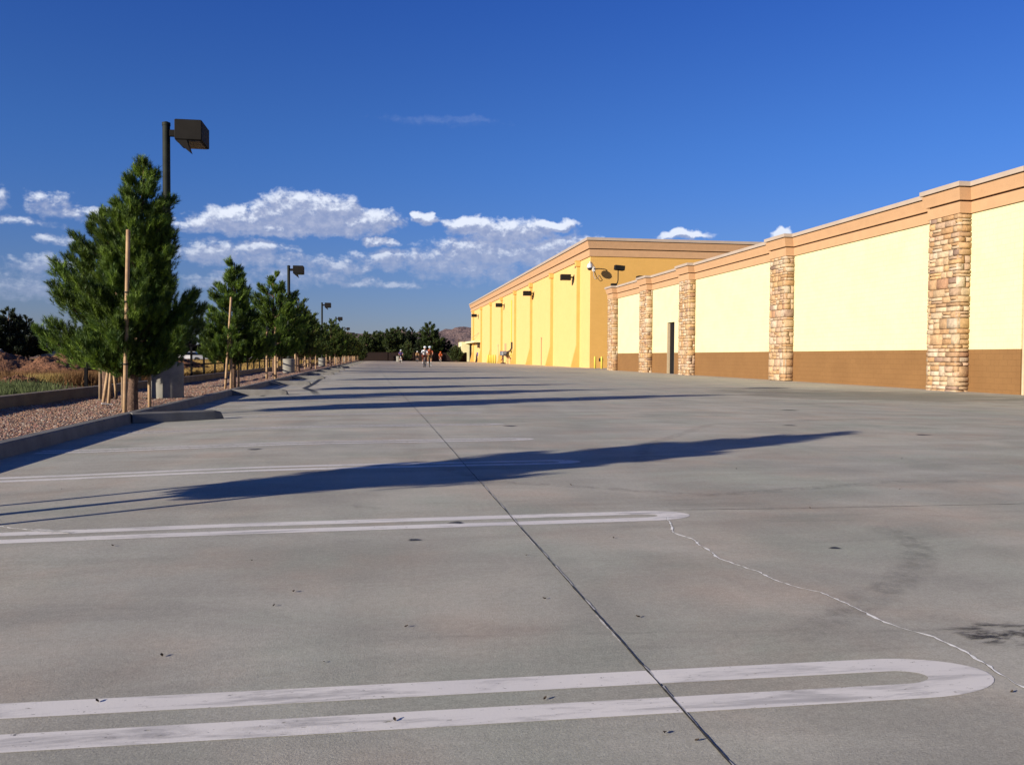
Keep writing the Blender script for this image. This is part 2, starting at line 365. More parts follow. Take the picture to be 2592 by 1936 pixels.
M['white_paint'] = mat('white_paint', (0.80, 0.80, 0.76), 0.5, var=0.03)
M['plastic_white'] = mat('camera_housing', (0.75, 0.74, 0.70), 0.35, spec=0.5, var=0.03)
M['smoked'] = mat('smoked_dome', (0.02, 0.02, 0.025), 0.12, spec=0.6)
M['endwall'] = block_wall_mat('dark_brown_block', (0.026, 0.014, 0.012), (0.020, 0.012, 0.010), 0.4, 0.2, bump=0.4)
M['mountain'] = mat('mountain_rock', (0.25, 0.165, 0.145), 0.95, c2=(0.14, 0.10, 0.10), scale=0.02, bump=1.0, bscale=0.05, bdist=14)
M['grass'] = attr_mat('dry_grass', 0.85, 0.15, 0.2, 2.0, trans=0.25)
M['leafbit'] = mat('dry_leaf', (0.07, 0.05, 0.035), 0.9)
M['skin'] = mat('skin', (0.50, 0.26, 0.17), 0.6, world_=False)
for nme, c in dict(orange=(0.75, 0.13, 0.02), white=(0.75, 0.76, 0.78), violet=(0.13, 0.09, 0.30), navy=(0.02, 0.02, 0.035), rustc=(0.42, 0.10, 0.04),
                   paleblue=(0.55, 0.66, 0.75), lycra=(0.012, 0.012, 0.014), tan=(0.45, 0.28, 0.12)).items():
    M['cl_' + nme] = mat('cloth_' + nme, c, 0.7, var=0.05, world_=False)
M['tyre'] = mat('tyre_rubber', (0.015, 0.015, 0.015), 0.8)
M['bikeframe'] = mat('bike_frame_paint', (0.10, 0.02, 0.02), 0.3, spec=0.5)
M['bikeframe_pale'] = mat('bike_frame_pale', (0.6, 0.6, 0.62), 0.3, spec=0.5)
M['carpaint_white'] = mat('car_paint_white', (0.75, 0.75, 0.75), 0.25, spec=0.5, var=0.02)
M['carpaint_dark'] = mat('car_paint_dark', (0.05, 0.06, 0.08), 0.25, spec=0.5, var=0.02)
M['carpaint_silver'] = mat('car_paint_silver', (0.40, 0.41, 0.43), 0.3, spec=0.5, var=0.02)
M['carglass'] = mat('car_glass', (0.02, 0.025, 0.03), 0.1, spec=0.6)

# ------------------------------------------------------------------ ground
def grid_mesh(name, xs, ys, zf):
    X, Y = np.meshgrid(xs, ys); Z = np.vectorize(zf)(X, Y)
    V = np.stack([X.ravel(), Y.ravel(), Z.ravel()], 1); nx = len(xs); ny = len(ys)
    i = np.arange(nx - 1); j = np.arange(ny - 1); I, J = np.meshgrid(i, j); a_ = (J * nx + I).ravel()
    F = np.stack([a_, a_ + 1, a_ + nx + 1, a_ + nx], 1)
    return np_mesh(name, V, F, smooth=True)
KX = -3.70        # kerb face
xs = list(np.linspace(KX - 0.05, 24, 60)) + [30, 45, 70]
ys = list(np.linspace(-12, 30, 60)) + list(np.linspace(32, 215, 70))
lot = link('parking_lot', grid_mesh('parking_lot', xs, ys, gz), M['paving']); tag(lot, kind='structure')
def ground_z(x, y):
    if -6.5 < x < 72 and -14 < y < 217: return -0.6
    return -0.45 if (x > -6.5 or y > 216) else -0.12
g = 9000
gx = [-g, -3000, -1000, -400, -150, -80, -40, -20, -10, -6.9, -6.4, 0, 30, 71, 73, 100, 300, 1000, 3000, g]
gy = [-g / 4, -500, -100, -30, -15, -13, 0, 30, 100, 200, 216, 218, 300, 600, 1500, g]
grd = link('ground', grid_mesh('ground', gx, gy, ground_z), M['desert']); tag(grd, kind='structure')
rng = np.random.default_rng(5)
def field_z(x, y):
    return 0.03 + 0.05 * math.sin(x * 0.9 + y * 0.4) * math.sin(y * 0.53) + 0.03 * math.sin(x * 2.3 - y * 1.7)
fx = list(np.linspace(-40, -6.45, 70)); fx = [-300, -200, -120, -80, -60, -48] + fx
fy = list(np.linspace(-10, 80, 110)) + list(np.linspace(83, 330, 50))
fld = link('field', grid_mesh('field', fx, fy, field_z), M['dirt']); tag(fld, kind='structure')
# planter bed of red gravel between kerb and low wall
def bed_z(x, y): return 0.055 + 0.02 * math.sin(x * 3 + y * 1.3) * math.sin(y * 0.8)
bed = link('gravel_bed', grid_mesh('gravel_bed', list(np.linspace(-6.32, KX - 0.13, 16)), list(np.linspace(-5, 192, 420)), bed_z), M['gravel_bed']); tag(bed, kind='structure')
def pebbles():
    n = 60000
    t = rng.random(n); y = 4 + 46 * t ** 1.7; x = rng.uniform(-6.28, KX - 0.16, n)
    r = rng.uniform(0.008, 0.021, n) * (1 + y / 45)
    z = 0.055 + 0.02 * np.sin(x * 3 + y * 1.3) * np.sin(y * 0.8) + r * 0.15
    dirs = np.array([(1, 0, 0), (0, 1, 0), (-1, 0, 0), (0, -1, 0), (0, 0, 1), (0, 0, -1)], float)
    V = np.zeros((n, 6, 3)); sc_ = rng.uniform(0.6, 1.3, (n, 6, 1)); ang = rng.uniform(0, 6.28, n)
    base = dirs[None] * sc_ * r[:, None, None]; base[:, :, 2] *= 0.7
    ca, sa = np.cos(ang)[:, None], np.sin(ang)[:, None]
    V[:, :, 0] = base[:, :, 0] * ca - base[:, :, 1] * sa + x[:, None]; V[:, :, 1] = base[:, :, 0] * sa + base[:, :, 1] * ca + y[:, None]
    V[:, :, 2] = base[:, :, 2] + z[:, None]
    f = np.array([(0, 1, 4), (1, 2, 4), (2, 3, 4), (3, 0, 4)])
    F = (f[None] + (np.arange(n) * 6)[:, None, None]).reshape(-1, 3)
    pal = np.array([(0.42, 0.24, 0.15), (0.36, 0.205, 0.13), (0.48, 0.33, 0.23), (0.27, 0.165, 0.12), (0.44, 0.37, 0.29), (0.38, 0.20, 0.16), (0.20, 0.14, 0.11)])
    col = pal[rng.integers(0, len(pal), n)] * rng.uniform(0.95, 1.45, (n, 1))
    o = link('gravel', np_mesh('gravel', V.reshape(-1, 3), F, np.repeat(col, 6, 0)), M['gravel']); tag(o, 'reddish brown crushed gravel covering the planting strip', 'gravel', kind='stuff')
pebbles()

# kerb with its short stubs that reach into the lot between stalls
def kerb_section(y0, y1, name='kerb'):
    b = MB(); n = max(2, int((y1 - y0) / 3)); V = []; F = []
    prof = lambda y: [(KX + 0.02, gz(KX, y) - 0.1), (KX, gz(KX, y)), (KX - 0.02, 0.085), (KX - 0.035, 0.102), (KX - 0.15, 0.105), (KX - 0.155, -0.1)]
    for i in range(n + 1):
        y = y0 + (y1 - y0) * i / n; V += [(x, y, z) for x, z in prof(y)]
    for i in range(n):
        for k in range(5): a_ = i * 6 + k; F.append((a_, a_ + 1, a_ + 7, a_ + 6))
    F.append(tuple(range(5, -1, -1))); F.append(tuple(range(n * 6, n * 6 + 6)))
    b.add(V, F); return b
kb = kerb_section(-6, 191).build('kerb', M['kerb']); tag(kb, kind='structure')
def stub_mesh(L=1.42):
    b = MB(); x0, x1 = 0.0, L; w = 0.075; V = []; F = []
    ring = lambda x, dz, k: [(x, -w * k - 0.012, -0.12), (x, -w * k - 0.012, 0.0), (x, -w * k, 0.135 - dz), (x, -w * k + 0.02, 0.155 - dz), (x, w * k - 0.02, 0.155 - dz), (x, w * k, 0.135 - dz), (x, w * k + 0.012, 0.0), (x, w * k + 0.012, -0.12)]
    R_ = [(x0, 0, 1), (x1 - 0.16, 0, 1), (x1 - 0.05, 0.03, 0.95), (x1, 0.125, 0.8)]
    for r_ in R_: V += ring(*r_)
    for i in range(len(R_) - 1):
        for k in range(7): a_ = i * 8 + k; F.append((a_, a_ + 8, a_ + 9, a_ + 1))
    F.append(tuple(range(8))); F.append(tuple(range(len(R_) * 8 - 1, len(R_) * 8 - 9, -1)))
    b.add(V, F); return b.mesh('kerb_stub')
stub_me = stub_mesh(); stub_me.materials.append(M['kerb'])
stub_y = [14.0, 23.4, 31.3, 39.4, 48.1, 55.6, 63.7, 74.4, 84.5, 94.7, 105, 115.5, 126, 137, 150, 163]
near_lab = ['long grey concrete stub kerb nearest the camera, reaching out from the gravel strip', 'grey concrete stub kerb, second nearest, beside the second staked pine',
            'grey concrete stub kerb, third from the camera, crossed by a dark curved mark', 'grey concrete stub kerb, fourth from the camera, short of the second lamp base']
for i, y in enumerate(stub_y):
    o = bpy.data.objects.new('kerb_stub', stub_me); C.objects.link(o); o.location = (KX - 0.02, y, gz(-3, y)); o.rotation_euler = (0, 0, math.radians(30) if i == 0 else 0)
    tag(o, near_lab[i] if i < 4 else 'small grey concrete stub kerb, %s from the camera' % ['', '', '', '', 'fifth', 'sixth', 'seventh', 'eighth', 'ninth', 'tenth', 'eleventh', 'twelfth', 'thirteenth', 'fourteenth', 'fifteenth', 'sixteenth'][i], 'kerb stub', 'concrete stub kerbs between the stalls' if i < 4 else 'concrete stub kerbs between the stalls')

# low wall behind the strip
b = MB(); WX = -6.33
n = 60; V = []; F = []
for i in range(n + 1):
    y = -5 + 197 * i / n; V += [(WX, y, 0.0), (WX, y, 0.255), (WX - 0.012, y, 0.268), (WX - 0.188, y, 0.268), (WX - 0.2, y, 0.255), (WX - 0.2, y, 0.0)]
for i in range(n):
    for k in range(5): a_ = i * 6 + k; F.append((a_, a_ + 1, a_ + 7, a_ + 6))
F.append(tuple(range(5, -1, -1))); F.append(tuple(range(n * 6, n * 6 + 6)))
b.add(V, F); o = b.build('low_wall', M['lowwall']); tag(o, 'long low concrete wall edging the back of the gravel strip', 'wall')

# ------------------------------------------------------------------ markings on the lot (parts of it)
def lay(x, y, dz=0.004): return (x, y, gz(x, y) + dz * 0.35)
def hairpin(yc, x0, x1, rot=0.0, outer=0.165, w=0.112):
    """two parallel lines joined by a half ring at the drive end"""
    inner = outer - w; V = []; F = []
    def ln(ya, yb):
        k = len(V); n = 24
        for i in range(n + 1):
            x = x0 + (x1 - outer - x0) * i / n
            V.append((x, ya)); V.append((x, yb))
        for i in range(n): F.append((k + 2 * i, k + 2 * i + 2, k + 2 * i + 3, k + 2 * i + 1))
    ln(-outer, -inner); ln(inner, outer)
    k = len(V); n = 20; cx = x1 - outer
    for i in range(n + 1):
        t = -math.pi / 2 + math.pi * i / n
        V.append((cx + 1.9 * inner * math.cos(t), inner * math.sin(t))); V.append((cx + 1.9 * outer * math.cos(t), outer * math.sin(t)))
    for i in range(n): F.append((k + 2 * i, k + 2 * i + 1, k + 2 * i + 3, k + 2 * i + 2))
    out = []
    for (x, y) in V:
        yy = yc + y + math.tan(rot) * (x); out.append(lay(x, yy))
    me = bpy.data.meshes.new('stall_line'); me.from_pydata(out, [], F); me.update()
    return link('stall_line', me, M['line'], lot)
hairpin(2.485, -3.2, 1.78, 0.0)
for yc, x1, rot in [(5.20, 1.82, 0.045), (7.98, 1.78, 0.075), (10.25, 1.74, 0.09), (12.6, 1.72, 0.09), (15.2, 1.7, 0.09)]:
    hairpin(yc, KX + 0.12, x1, rot)
y = 17.9
while y < 120: hairpin(y, KX + 0.12, 1.65, 0.08 if y < 40 else 0.03); y += 2.68
def ribbon(name, pts, w, m, dz=0.006, jit=0.0, seed=0, fade=True, wv=0.0):
    r_ = random.Random(seed); P = []
    for i in range(len(pts) - 1):
        a_, c_ = Vector(pts[i]), Vector(pts[i + 1]); n_ = max(1, int((c_ - a_).length / (0.022 if jit > 0.004 else max(0.04, jit * 4 if jit else 0.3))))
        for k in range(n_): P.append(a_.lerp(c_, k / n_))
    P.append(Vector(pts[-1])); V = []; F = []; col = []
    wob = 0
    for i, p in enumerate(P):
        d = (P[min(i + 1, len(P) - 1)] - P[max(i - 1, 0)]).normalized(); nrm = Vector((-d.y, d.x))
        wob = wob * 0.82 + r_.uniform(-1, 1) * jit
        ww = w * (1 + (r_.uniform(-wv, wv)))
        t = i / (len(P) - 1); f = min(1, 6 * t, 6 * (1 - t)) if fade else 1
        for s_, c_ in ((-0.5, 0.0), (-0.22, 1.0), (0.22, 1.0), (0.5, 0.0)):
            q = p + nrm * (s_ * ww + wob); V.append(lay(q.x, q.y, dz)); col.append((c_ * f,) * 3)
    for i in range(len(P) - 1):
        for k in range(3): a_ = i * 4 + k; F.append((a_, a_ + 1, a_ + 5, a_ + 4))
    return link(name, np_mesh(name, V, F, np.array(col)), m, lot)
# saw-cut joint running up the lot, chipped pale along one edge
jp = [(0.92, -1.0), (0.86, 2.0), (0.83, 5.0), (0.80, 8.1), (0.75, 14), (0.62, 24), (0.45, 34), (0.2, 60), (0.0, 110)]
ribbon('control_joint', jp, 0.0058, M['joint'], 0.0065, 0.0008, 1, False, 0.4)
def jx(y): return float(np.interp(y, [p[1] for p in jp], [p[0] for p in jp]))
_r = random.Random(4); _y = 1.8
while _y < 13:
    _l = _r.uniform(0.03, 0.30) * (1 + _y * 0.1); sg = 0.005 if _r.random() < 0.75 else -0.005
    ribbon('joint_chip', [(jx(_y) + sg, _y), (jx(_y + _l) + sg, _y + _l)], _r.uniform(0.0035, 0.007), M['spall'], 0.0058, 0.0012, int(_y * 50), False, 0.9); _y += _l + _r.uniform(0.02, 0.25)
ribbon('control_joint', [(1.9, 5.46), (2.7, 5.42), (4.4, 5.40), (9, 5.5), (15, 5.6)], 0.008, M['joint_soft'], 0.0062, 0.001, 9, False, 0.5)
cr = [(1.8, 5.2), (1.667, 4.751), (1.706, 4.566), (1.697, 4.346), (1.699, 4.215), (1.686, 4.096), (1.719, 3.954), (1.763, 3.829), (1.774, 3.681), (1.81, 3.549), (1.871, 3.447), (1.89, 3.294), (1.901, 3.142), (1.898, 3.015), (1.934, 2.924), (1.963, 2.849), (1.981, 2.783), (1.993, 2.669), (1.977, 2.582), (1.962, 2.464), (1.955, 2.357), (2.03, 2.0), (1.96, 1.4)]
ribbon('crack', cr, 0.0085, M['crackfill'], 0.0055, 0.006, 3, False, 0.95)
ribbon('crack', [(x - 0.0045, y) for x, y in cr], 0.0045, M['joint'], 0.0050, 0.006, 3, False, 0.98)
ribbon('crack', [(-2.6, 5.68), (-2.18, 5.46), (-1.99, 5.34), (-1.86, 5.27)], 0.010, M['crackfill'], 0.0055, 0.008, 4, False, 0.7)
ribbon('paint_patch', [(-1.95, 5.32), (-1.70, 5.19)], 0.05, M['spall'], 0.0075, 0.004, 5, False, 0.4)
ribbon('tyre_and_shadow_mark', [(2.775, 4.834), (2.95, 4.737), (2.935, 4.5), (2.847, 4.232), (2.677, 3.951), (2.493, 3.74), (2.323, 3.58), (2.124, 3.414), (1.905, 3.221), (1.692, 3.053), (1.511, 2.92), (1.349, 2.816)], 0.22, M['rubber'], 0.005)
ribbon('tyre_and_shadow_mark', [(5.6, 6.4), (4.2, 6.5), (2.4, 6.0), (0.9, 6.9), (0.2, 8.8)], 0.18, M['rubber'], 0.005)
ribbon('tyre_and_shadow_mark', [(9, 14), (5, 12.5), (3.0, 9.5), (2.2, 7.2)], 0.2, M['rubber'], 0.005)
ribbon('tyre_and_shadow_mark', [(16, 20), (13, 20.5), (9, 18.2), (5, 18.8)], 0.3, M['rubber'], 0.005)
ribbon('tyre_and_shadow_mark', [(19, 25), (15, 26.5), (11, 24.2), (7, 24.6)], 0.3, M['rubber'], 0.005)
ribbon('tyre_and_shadow_mark', [(-0.2, 6.1), (-0.1, 5.8), (0.15, 5.65)], 0.12, M['rubber'], 0.005)
ribbon('tyre_and_shadow_mark', [(-2.5, 44), (-2.45, 38), (-2.3, 32.5), (-2.25, 28), (-1.81, 25.5), (-1.51, 22.6)], 0.24, M['spot_and_shadow'], 0.005)  # curved shadow painted on the slab as a dark ribbon
ribbon('tyre_and_shadow_mark', [(-3.1, 26.5), (-2.95, 24.5), (-2.9, 22.6)], 0.15, M['spot_and_shadow'], 0.005)  # second, shorter curved shadow painted the same way
for pts, w in [([(1.18, 2.555), (1.24, 2.56)], 0.03), ([(1.30, 2.57), (1.375, 2.565)], 0.035), ([(1.44, 2.575), (1.52, 2.565)], 0.035),
               ([(0.31, 2.62), (0.36, 2.56)], 0.03), ([(0.05, 2.39), (-0.25, 2.38), (-0.6, 2.37), (-1.0, 2.37)], 0.035), ([(-1.9, 2.44), (-1.2, 2.36)], 0.03), ([(0.3, 2.36), (0.4, 2.40)], 0.04)]:
    ribbon('scuff', pts, w, M['oil'] if w > 0.035 else M['rubber'], 0.0082)
def blot(name, cx, cy, rx, ry, m, seed=0, dz=0.006):
    r_ = random.Random(seed); n = 28; V = [lay(cx, cy, dz)]; col = [(1, 1, 1)]; F = []
    for ring, cv in ((0.55, 1.0), (1.0, 0.0)):
        for k in range(n):
            t = 2 * math.pi * k / n; q = ring * (1 + 0.16 * math.sin(3 * t + seed) + r_.uniform(-0.05, 0.05))
            V.append(lay(cx + rx * q * math.cos(t), cy + ry * q * math.sin(t), dz)); col.append((cv,) * 3)
    for k in range(n): F.append((0, 1 + k, 1 + (k + 1) % n)); F.append((1 + k, 1 + n + k, 1 + (k + 1) % n)); F.append((1 + (k + 1) % n, 1 + n + k, 1 + n + (k + 1) % n))
    return link(name, np_mesh(name, V, F, np.array(col)), m, lot)
blot('oil_stain', 2.33, 2.84, 0.30, 0.16, M['oil'], 1)
blot('oil_stain', 2.20, 2.80, 0.15, 0.07, M['oil'], 2, 0.008)
for cx, cy, r_ in [(0.20, 4.73, 0.035), (0.47, 5.19, 0.045), (2.39, 4.25, 0.03), (-1.3, 9.6, 0.07), (1.9, 12.4, 0.1), (6.1, 12.2, 0.1), (8.0, 16.0, 0.16), (7.2, 10.6, 0.1)]:
    blot('oil_spot', cx, cy, r_ * 1.2, r_, M['spot_and_shadow'], int(cx * 10))
def leaf_mesh(seed):
    r_ = random.Random(seed); L = 0.03; n = 7; V = []; F = []
    for i in range(n):
        t = i / (n - 1); w = 0.009 * math.sin(math.pi * min(1, t * 0.95 + 0.03)) + 0.0015; z = 0.006 + 0.010 * t * t + r_.uniform(-0.002, 0.002)
        V += [(t * L, -w, z + 0.006), (t * L, 0, z), (t * L, w, z + 0.007), (t * L, 0, z - 0.0025)]
    for i in range(n - 1):
        for k in range(4): a_ = i * 4 + k; c_ = i * 4 + (k + 1) % 4; F.append((a_, c_, c_ + 4, a_ + 4))
    me = bpy.data.meshes.new('dry_leaf'); me.from_pydata(V, [], F); me.materials.append(M['leafbit']); return me
lm = [leaf_mesh(i) for i in range(4)]
bits = [(3.96, 6.11), (-0.79, 2.62), (-0.35, 3.75), (-0.41, 3.54), (0.69, 3.5), (0.74, 4.29), (0.05, 2.37), (0.76, 2.2), (1.88, 2.32), (-1.36, 4.78), (-2.38, 7.05), (1.29, 4.63),
        (2.86, 5.4), (0.82, 2.14), (-0.7, 2.99), (-0.17, 2.87), (0.48, 2.46), (1.0, 3.2), (5.2, 8.0), (3.2, 7.4), (-0.6, 4.35), (0.1, 3.2), (1.5, 6.6), (4.6, 10.5)]
for i, (x, y) in enumerate(bits):
    o = bpy.data.objects.new('dry_leaf', lm[i % 4]); C.objects.link(o); o.location = lay(x, y, 0.002); o.rotation_euler = (0, 0, i * 2.4)
    s_ = 0.32 + 0.22 * ((i * 7) % 5) / 4; o.scale = (s_, s_, s_)
    tag(o, 'tiny dark dry leaf lying on the bare concrete', 'leaf', 'dry leaves scattered on the concrete')

# ------------------------------------------------------------------ cream building
PW = 20.46      # wall face
PX = 20.0       # pillar face
CY0, CY1 = 25.15, 74.6
H_TOP = 7.13
cream = empty('cream_building', (PW, 50, 0)); tag(cream, 'long pale cream block building with stone piers and a brown base', 'building')
def child(b_, name, m, parent, smooth=False):
    o = b_.build(name, m, None, smooth); o.parent = parent; o.matrix_parent_inverse = parent.matrix_world.inverted() if parent.parent is None else Matrix.Identity(4)
    return o
bpy.context.view_layer.update()
def part(b_, name, m, parent, smooth=False):
    """world-coordinate geometry parented to a thing without moving"""
    root = parent
    off = Vector((0, 0, 0))
    p = parent
    while p is not None: off += p.location; p = p.parent
    b_.V = [(v[0] - off.x, v[1] - off.y, v[2] - off.z) for v in b_.V]
    return b_.build(name, m, parent, smooth)
DY0, DY1, DZ = 58.2, 59.75, 3.5      # door opening
BASE = 1.35
def wall_boxes(z0, z1, door):
    b_ = MB(); d = 0.5
    segs = [(CY0, DY0), (DY1, CY1)] if door else [(CY0, CY1)]
    for y0, y1 in segs: b_.box(PW, PW + d, y0, y1, z0, z1)
    return b_
part(wall_boxes(-0.4, BASE, True), 'base_course', M['brown_wall'], cream)
w_ = wall_boxes(BASE, DZ, True); w_.box(PW, PW + 0.5, CY0, CY1, DZ, 6.1)
part(w_, 'wall', M['cream_wall'], cream)
b = MB(); b.box(PW + 0.5, 60, CY0, CY0 + 0.4, -0.4, 6.9); part(b, 'end_wall', M['shaded_cream'], cream)
b = MB(); b.box(PW + 0.5, 60, CY1 - 0.4, CY1, -0.4, 6.9); part(b, 'end_wall', M['shaded_cream'], cream)
b = MB(); b.box(PW + 0.5, 60, CY0 + 0.4, CY1 - 0.4, 6.3, 6.4); part(b, 'roof', M['roof'], cream)
# door in the recess
b = MB(); b.box(PW + 0.20, PW + 0.26, DY0, DY1, -0.4, DZ); dr = part(b, 'door', M['blackdoor'], cream)
b = MB(); b.box(PW + 0.15, PW + 0.2, DY0 + 0.12, DY0 + 0.2, 0.95, 1.05); part(b, 'handle', M['dark_metal'], dr)
b = MB(); b.box(PW + 0.004, PW + 0.2, DY1 - 0.05, DY1 - 0.002, -0.4, DZ - 0.002); b.box(PW + 0.01, PW + 0.2, DY0 + 0.002, DY0 + 0.05, -0.4, DZ - 0.002); part(b, 'door_frame', M['shaded_cream'], cream)
# cornice: profile swept along a path on the outside of walls and piers
def cornice(path, prof, name, m, parent):
    """path: plan polyline (outer side on its left-hand normal given by order); prof: (offset, z) closed loop"""
    n = len(path); V = []; F = []; k = len(prof); nr = []
    for i in range(n):
        def nrm(a_, c_): d = Vector((c_[0] - a_[0], c_[1] - a_[1])).normalized(); return Vector((-d.y, d.x))
        if i == 0: v = nrm(path[0], path[1]); s_ = 1
        elif i == n - 1: v = nrm(path[-2], path[-1]); s_ = 1
        else:
            n1, n2 = nrm(path[i - 1], path[i]), nrm(path[i], path[i + 1]); v = (n1 + n2).normalized(); s_ = 1 / max(0.3, v.dot(n1))
        nr.append(v * s_)
    for i in range(n):
        for (o_, z) in prof: V.append((path[i][0] + nr[i].x * o_, path[i][1] + nr[i].y * o_, z))
    for i in range(n - 1):
        for j in range(k): a_ = i * k + j; c_ = i * k + (j + 1) % k; F.append((a_, a_ + k, c_ + k, c_))
    F.append(tuple(range(k))); F.append(tuple(range(n * k - 1, n * k - k - 1, -1)))
    b_ = MB(); b_.add(V, F); return part(b_, name, m, parent)
piers = [(72.66, 74.3), (63.13, 64.95), (54.2, 56.05), (40.65, 42.35), (27.64, 29.3)]
path = [(60, CY0), (PW, CY0)]
for y0, y1 in sorted(piers):
    path += [(PW, y0), (PX + 0.03, y0), (PX + 0.03, y1), (PW, y1)]
path += [(PW, CY1), (60, CY1)]
def bands(path, zt, parent, s=1.0):
    t = lambda o_, z: (o_ * s, zt + z * s)
    cornice(path, [t(-0.3, -1.05), t(0.075, -1.05), t(0.075, -0.66), t(-0.3, -0.66)], 'lower_band', M['cornice'], parent)
    cornice(path, [t(-0.3, -0.66), t(0.02, -0.66), t(0.02, -0.605), t(-0.3, -0.605)], 'band_groove', M['reveal'], parent)
    cornice(path, [t(-0.3, -0.605), t(0.13, -0.605), t(0.15, -0.50), t(0.23, -0.20), t(-0.3, -0.20)], 'upper_band', M['cornice'], parent)
    cornice(path, [t(-0.3, -0.20), t(0.18, -0.20), t(0.18, -0.16), t(-0.3, -0.16)], 'coping_gap', M['reveal'], parent)
    cornice(path, [t(-0.3, -0.16), t(0.28, -0.16), t(0.28, 0.0), t(-0.3, 0.02)], 'coping', M['coping'], parent)
bands(path, H_TOP, cream)
# stone-clad piers
PAL = [(0.60, 0.37, 0.19), (0.66, 0.46, 0.27), (0.55, 0.31, 0.14), (0.68, 0.52, 0.34), (0.48, 0.28, 0.15), (0.42, 0.21, 0.12), (0.30, 0.19, 0.155), (0.62, 0.42, 0.28), (0.64, 0.40, 0.18), (0.24, 0.15, 0.13), (0.70, 0.57, 0.42)]
PWT = [5, 5, 3, 5, 1.6, 0.9, 0.9, 5, 3, 0.3, 4]
def stone_pier(y0, y1, seed, ztop=6.09):
    r_ = random.Random(seed); V = []; F = []; col = []
    def stone(c, ax, lo, hi, z0, z1, depth):
        # front face chamfered; ax 'x': faces -X, spans Y; 'y': faces -Y, spans X ; 'Y' faces +Y
        g_ = 0.009; lo += g_; hi -= g_; z0 += g_; z1 -= g_; ch = min(0.018, (hi - lo) * 0.25, (z1 - z0) * 0.25)
        fr = [(lo + ch, z0 + ch), (hi - ch, z0 + ch), (hi - ch, z1 - ch), (lo + ch, z1 - ch)]
        mid = [(lo, z0), (hi, z0), (hi, z1), (lo, z1)]
        k = len(V)
        pts = [(u, w, depth + r_.uniform(-0.012, 0.012)) for u, w in fr] + [(u + r_.uniform(-.004, .004), w + r_.uniform(-.004, .004), depth * 0.45) for u, w in mid] + [(u, w, -0.03) for u, w in mid]
        ctr = ((lo + hi) / 2, (z0 + z1) / 2, depth + r_.uniform(0.0, 0.02)); pts.append(ctr)
        for u, w, d in pts:
            if ax == 'x': V.append((PX - d + 0.06, u, w))
            elif ax == 'y': V.append((u, y0 - d + 0.06, w))
            else: V.append((u, y1 + d - 0.06, w))
            col.append(c)
        fs = [(12, 0, 1), (12, 1, 2), (12, 2, 3), (12, 3, 0)]
        for q in range(4): a_, c_ = q, (q + 1) % 4; fs += [(a_, a_ + 4, c_ + 4), (a_, c_ + 4, c_), (a_ + 4, a_ + 8, c_ + 8), (a_ + 4, c_ + 8, c_ + 4)]
        for f in fs: F.append(tuple(k + i for i in f))
    def pick():
        c = r_.choices(PAL, PWT)[0]; s_ = r_.uniform(0.78, 1.0); return tuple((0.72 * v + 0.28 * g_) * s_ for v, g_ in zip(c, (0.56, 0.40, 0.24)))
    def face(ax, lo, hi, zs):
        for (z0, z1) in zs:
            u = lo
            while u < hi - 0.05:
                w = r_.uniform(0.22, 0.66); nu = u + w
                if hi - nu < 0.16: nu = hi
                nu = min(nu, hi)
                d = 0.06 + r_.uniform(0.006, 0.034)
                if (z1 - z0) > 0.2 and r_.random() < 0.45:
                    zm = z0 + (z1 - z0) * r_.uniform(0.4, 0.6)
                    stone(pick(), ax, u, nu, z0, zm, d); stone(pick(), ax, u, nu, zm, z1, d + r_.uniform(-0.01, 0.01))
                else: stone(pick(), ax, u, nu, z0, z1, d)
                u = nu
    zs = []; z = -0.25
    while z < ztop - 0.02:
        h = r_.choice([0.13, 0.18, 0.23, 0.28, 0.33, 0.38]); nz = min(z + h, ztop)
        if ztop - nz < 0.08: nz = ztop
        zs.append((z, nz)); z = nz
    face('x', y0 - 0.03, y1 + 0.03, zs); face('y', PX - 0.03, PW + 0.02, zs); face('Y', PX - 0.03, PW + 0.02, zs)
    return V, F, col
for i, (y0, y1) in enumerate(piers):
    V, F, col = stone_pier(y0, y1, 11 + i)
    V = np.array(V) - np.array([PW, 50, 0])
    o = link('stone_pier', np_mesh('stone_pier', V, F, np.array(col)), M['stone'], cream)
    b = MB(); b.box(PX + 0.05, PW + 0.05, y0 + 0.05, y1 - 0.05, -0.3, 6.3)
    b.V = [(v[0] - PW, v[1] - 50, v[2]) for v in b.V]; b.build('mortar_core', M['mortar'], o)
# set-back bay with a dark roller door past the near end of the wall
b = MB(); b.box(24.0, 24.4, 5, CY0 - 0.003, 5.2, 6.9); b.box(24.0, 24.4, 5, 9, -0.4, 5.2); b.box(24.0, 24.4, 22.5, CY0 - 0.003, -0.4, 5.2); part(b, 'dock_wall', M['cream_wall'], cream)
b = MB()
for k in range(26): b.box(24.1 + (0.02 if k % 2 else 0), 24.2, 9, 22.5, -0.4 + k * 0.2154, -0.4 + (k + 1) * 0.2154)
part(b, 'roller_door', M['blackdoor'], cream)
b = MB(); b.tube([(PW + 0.06, CY0 - 0.07, -0.2), (PW + 0.06, CY0 - 0.07, 5.6)], 0.055, 8); part(b, 'corner_guard', M['shaded_cream'], cream)

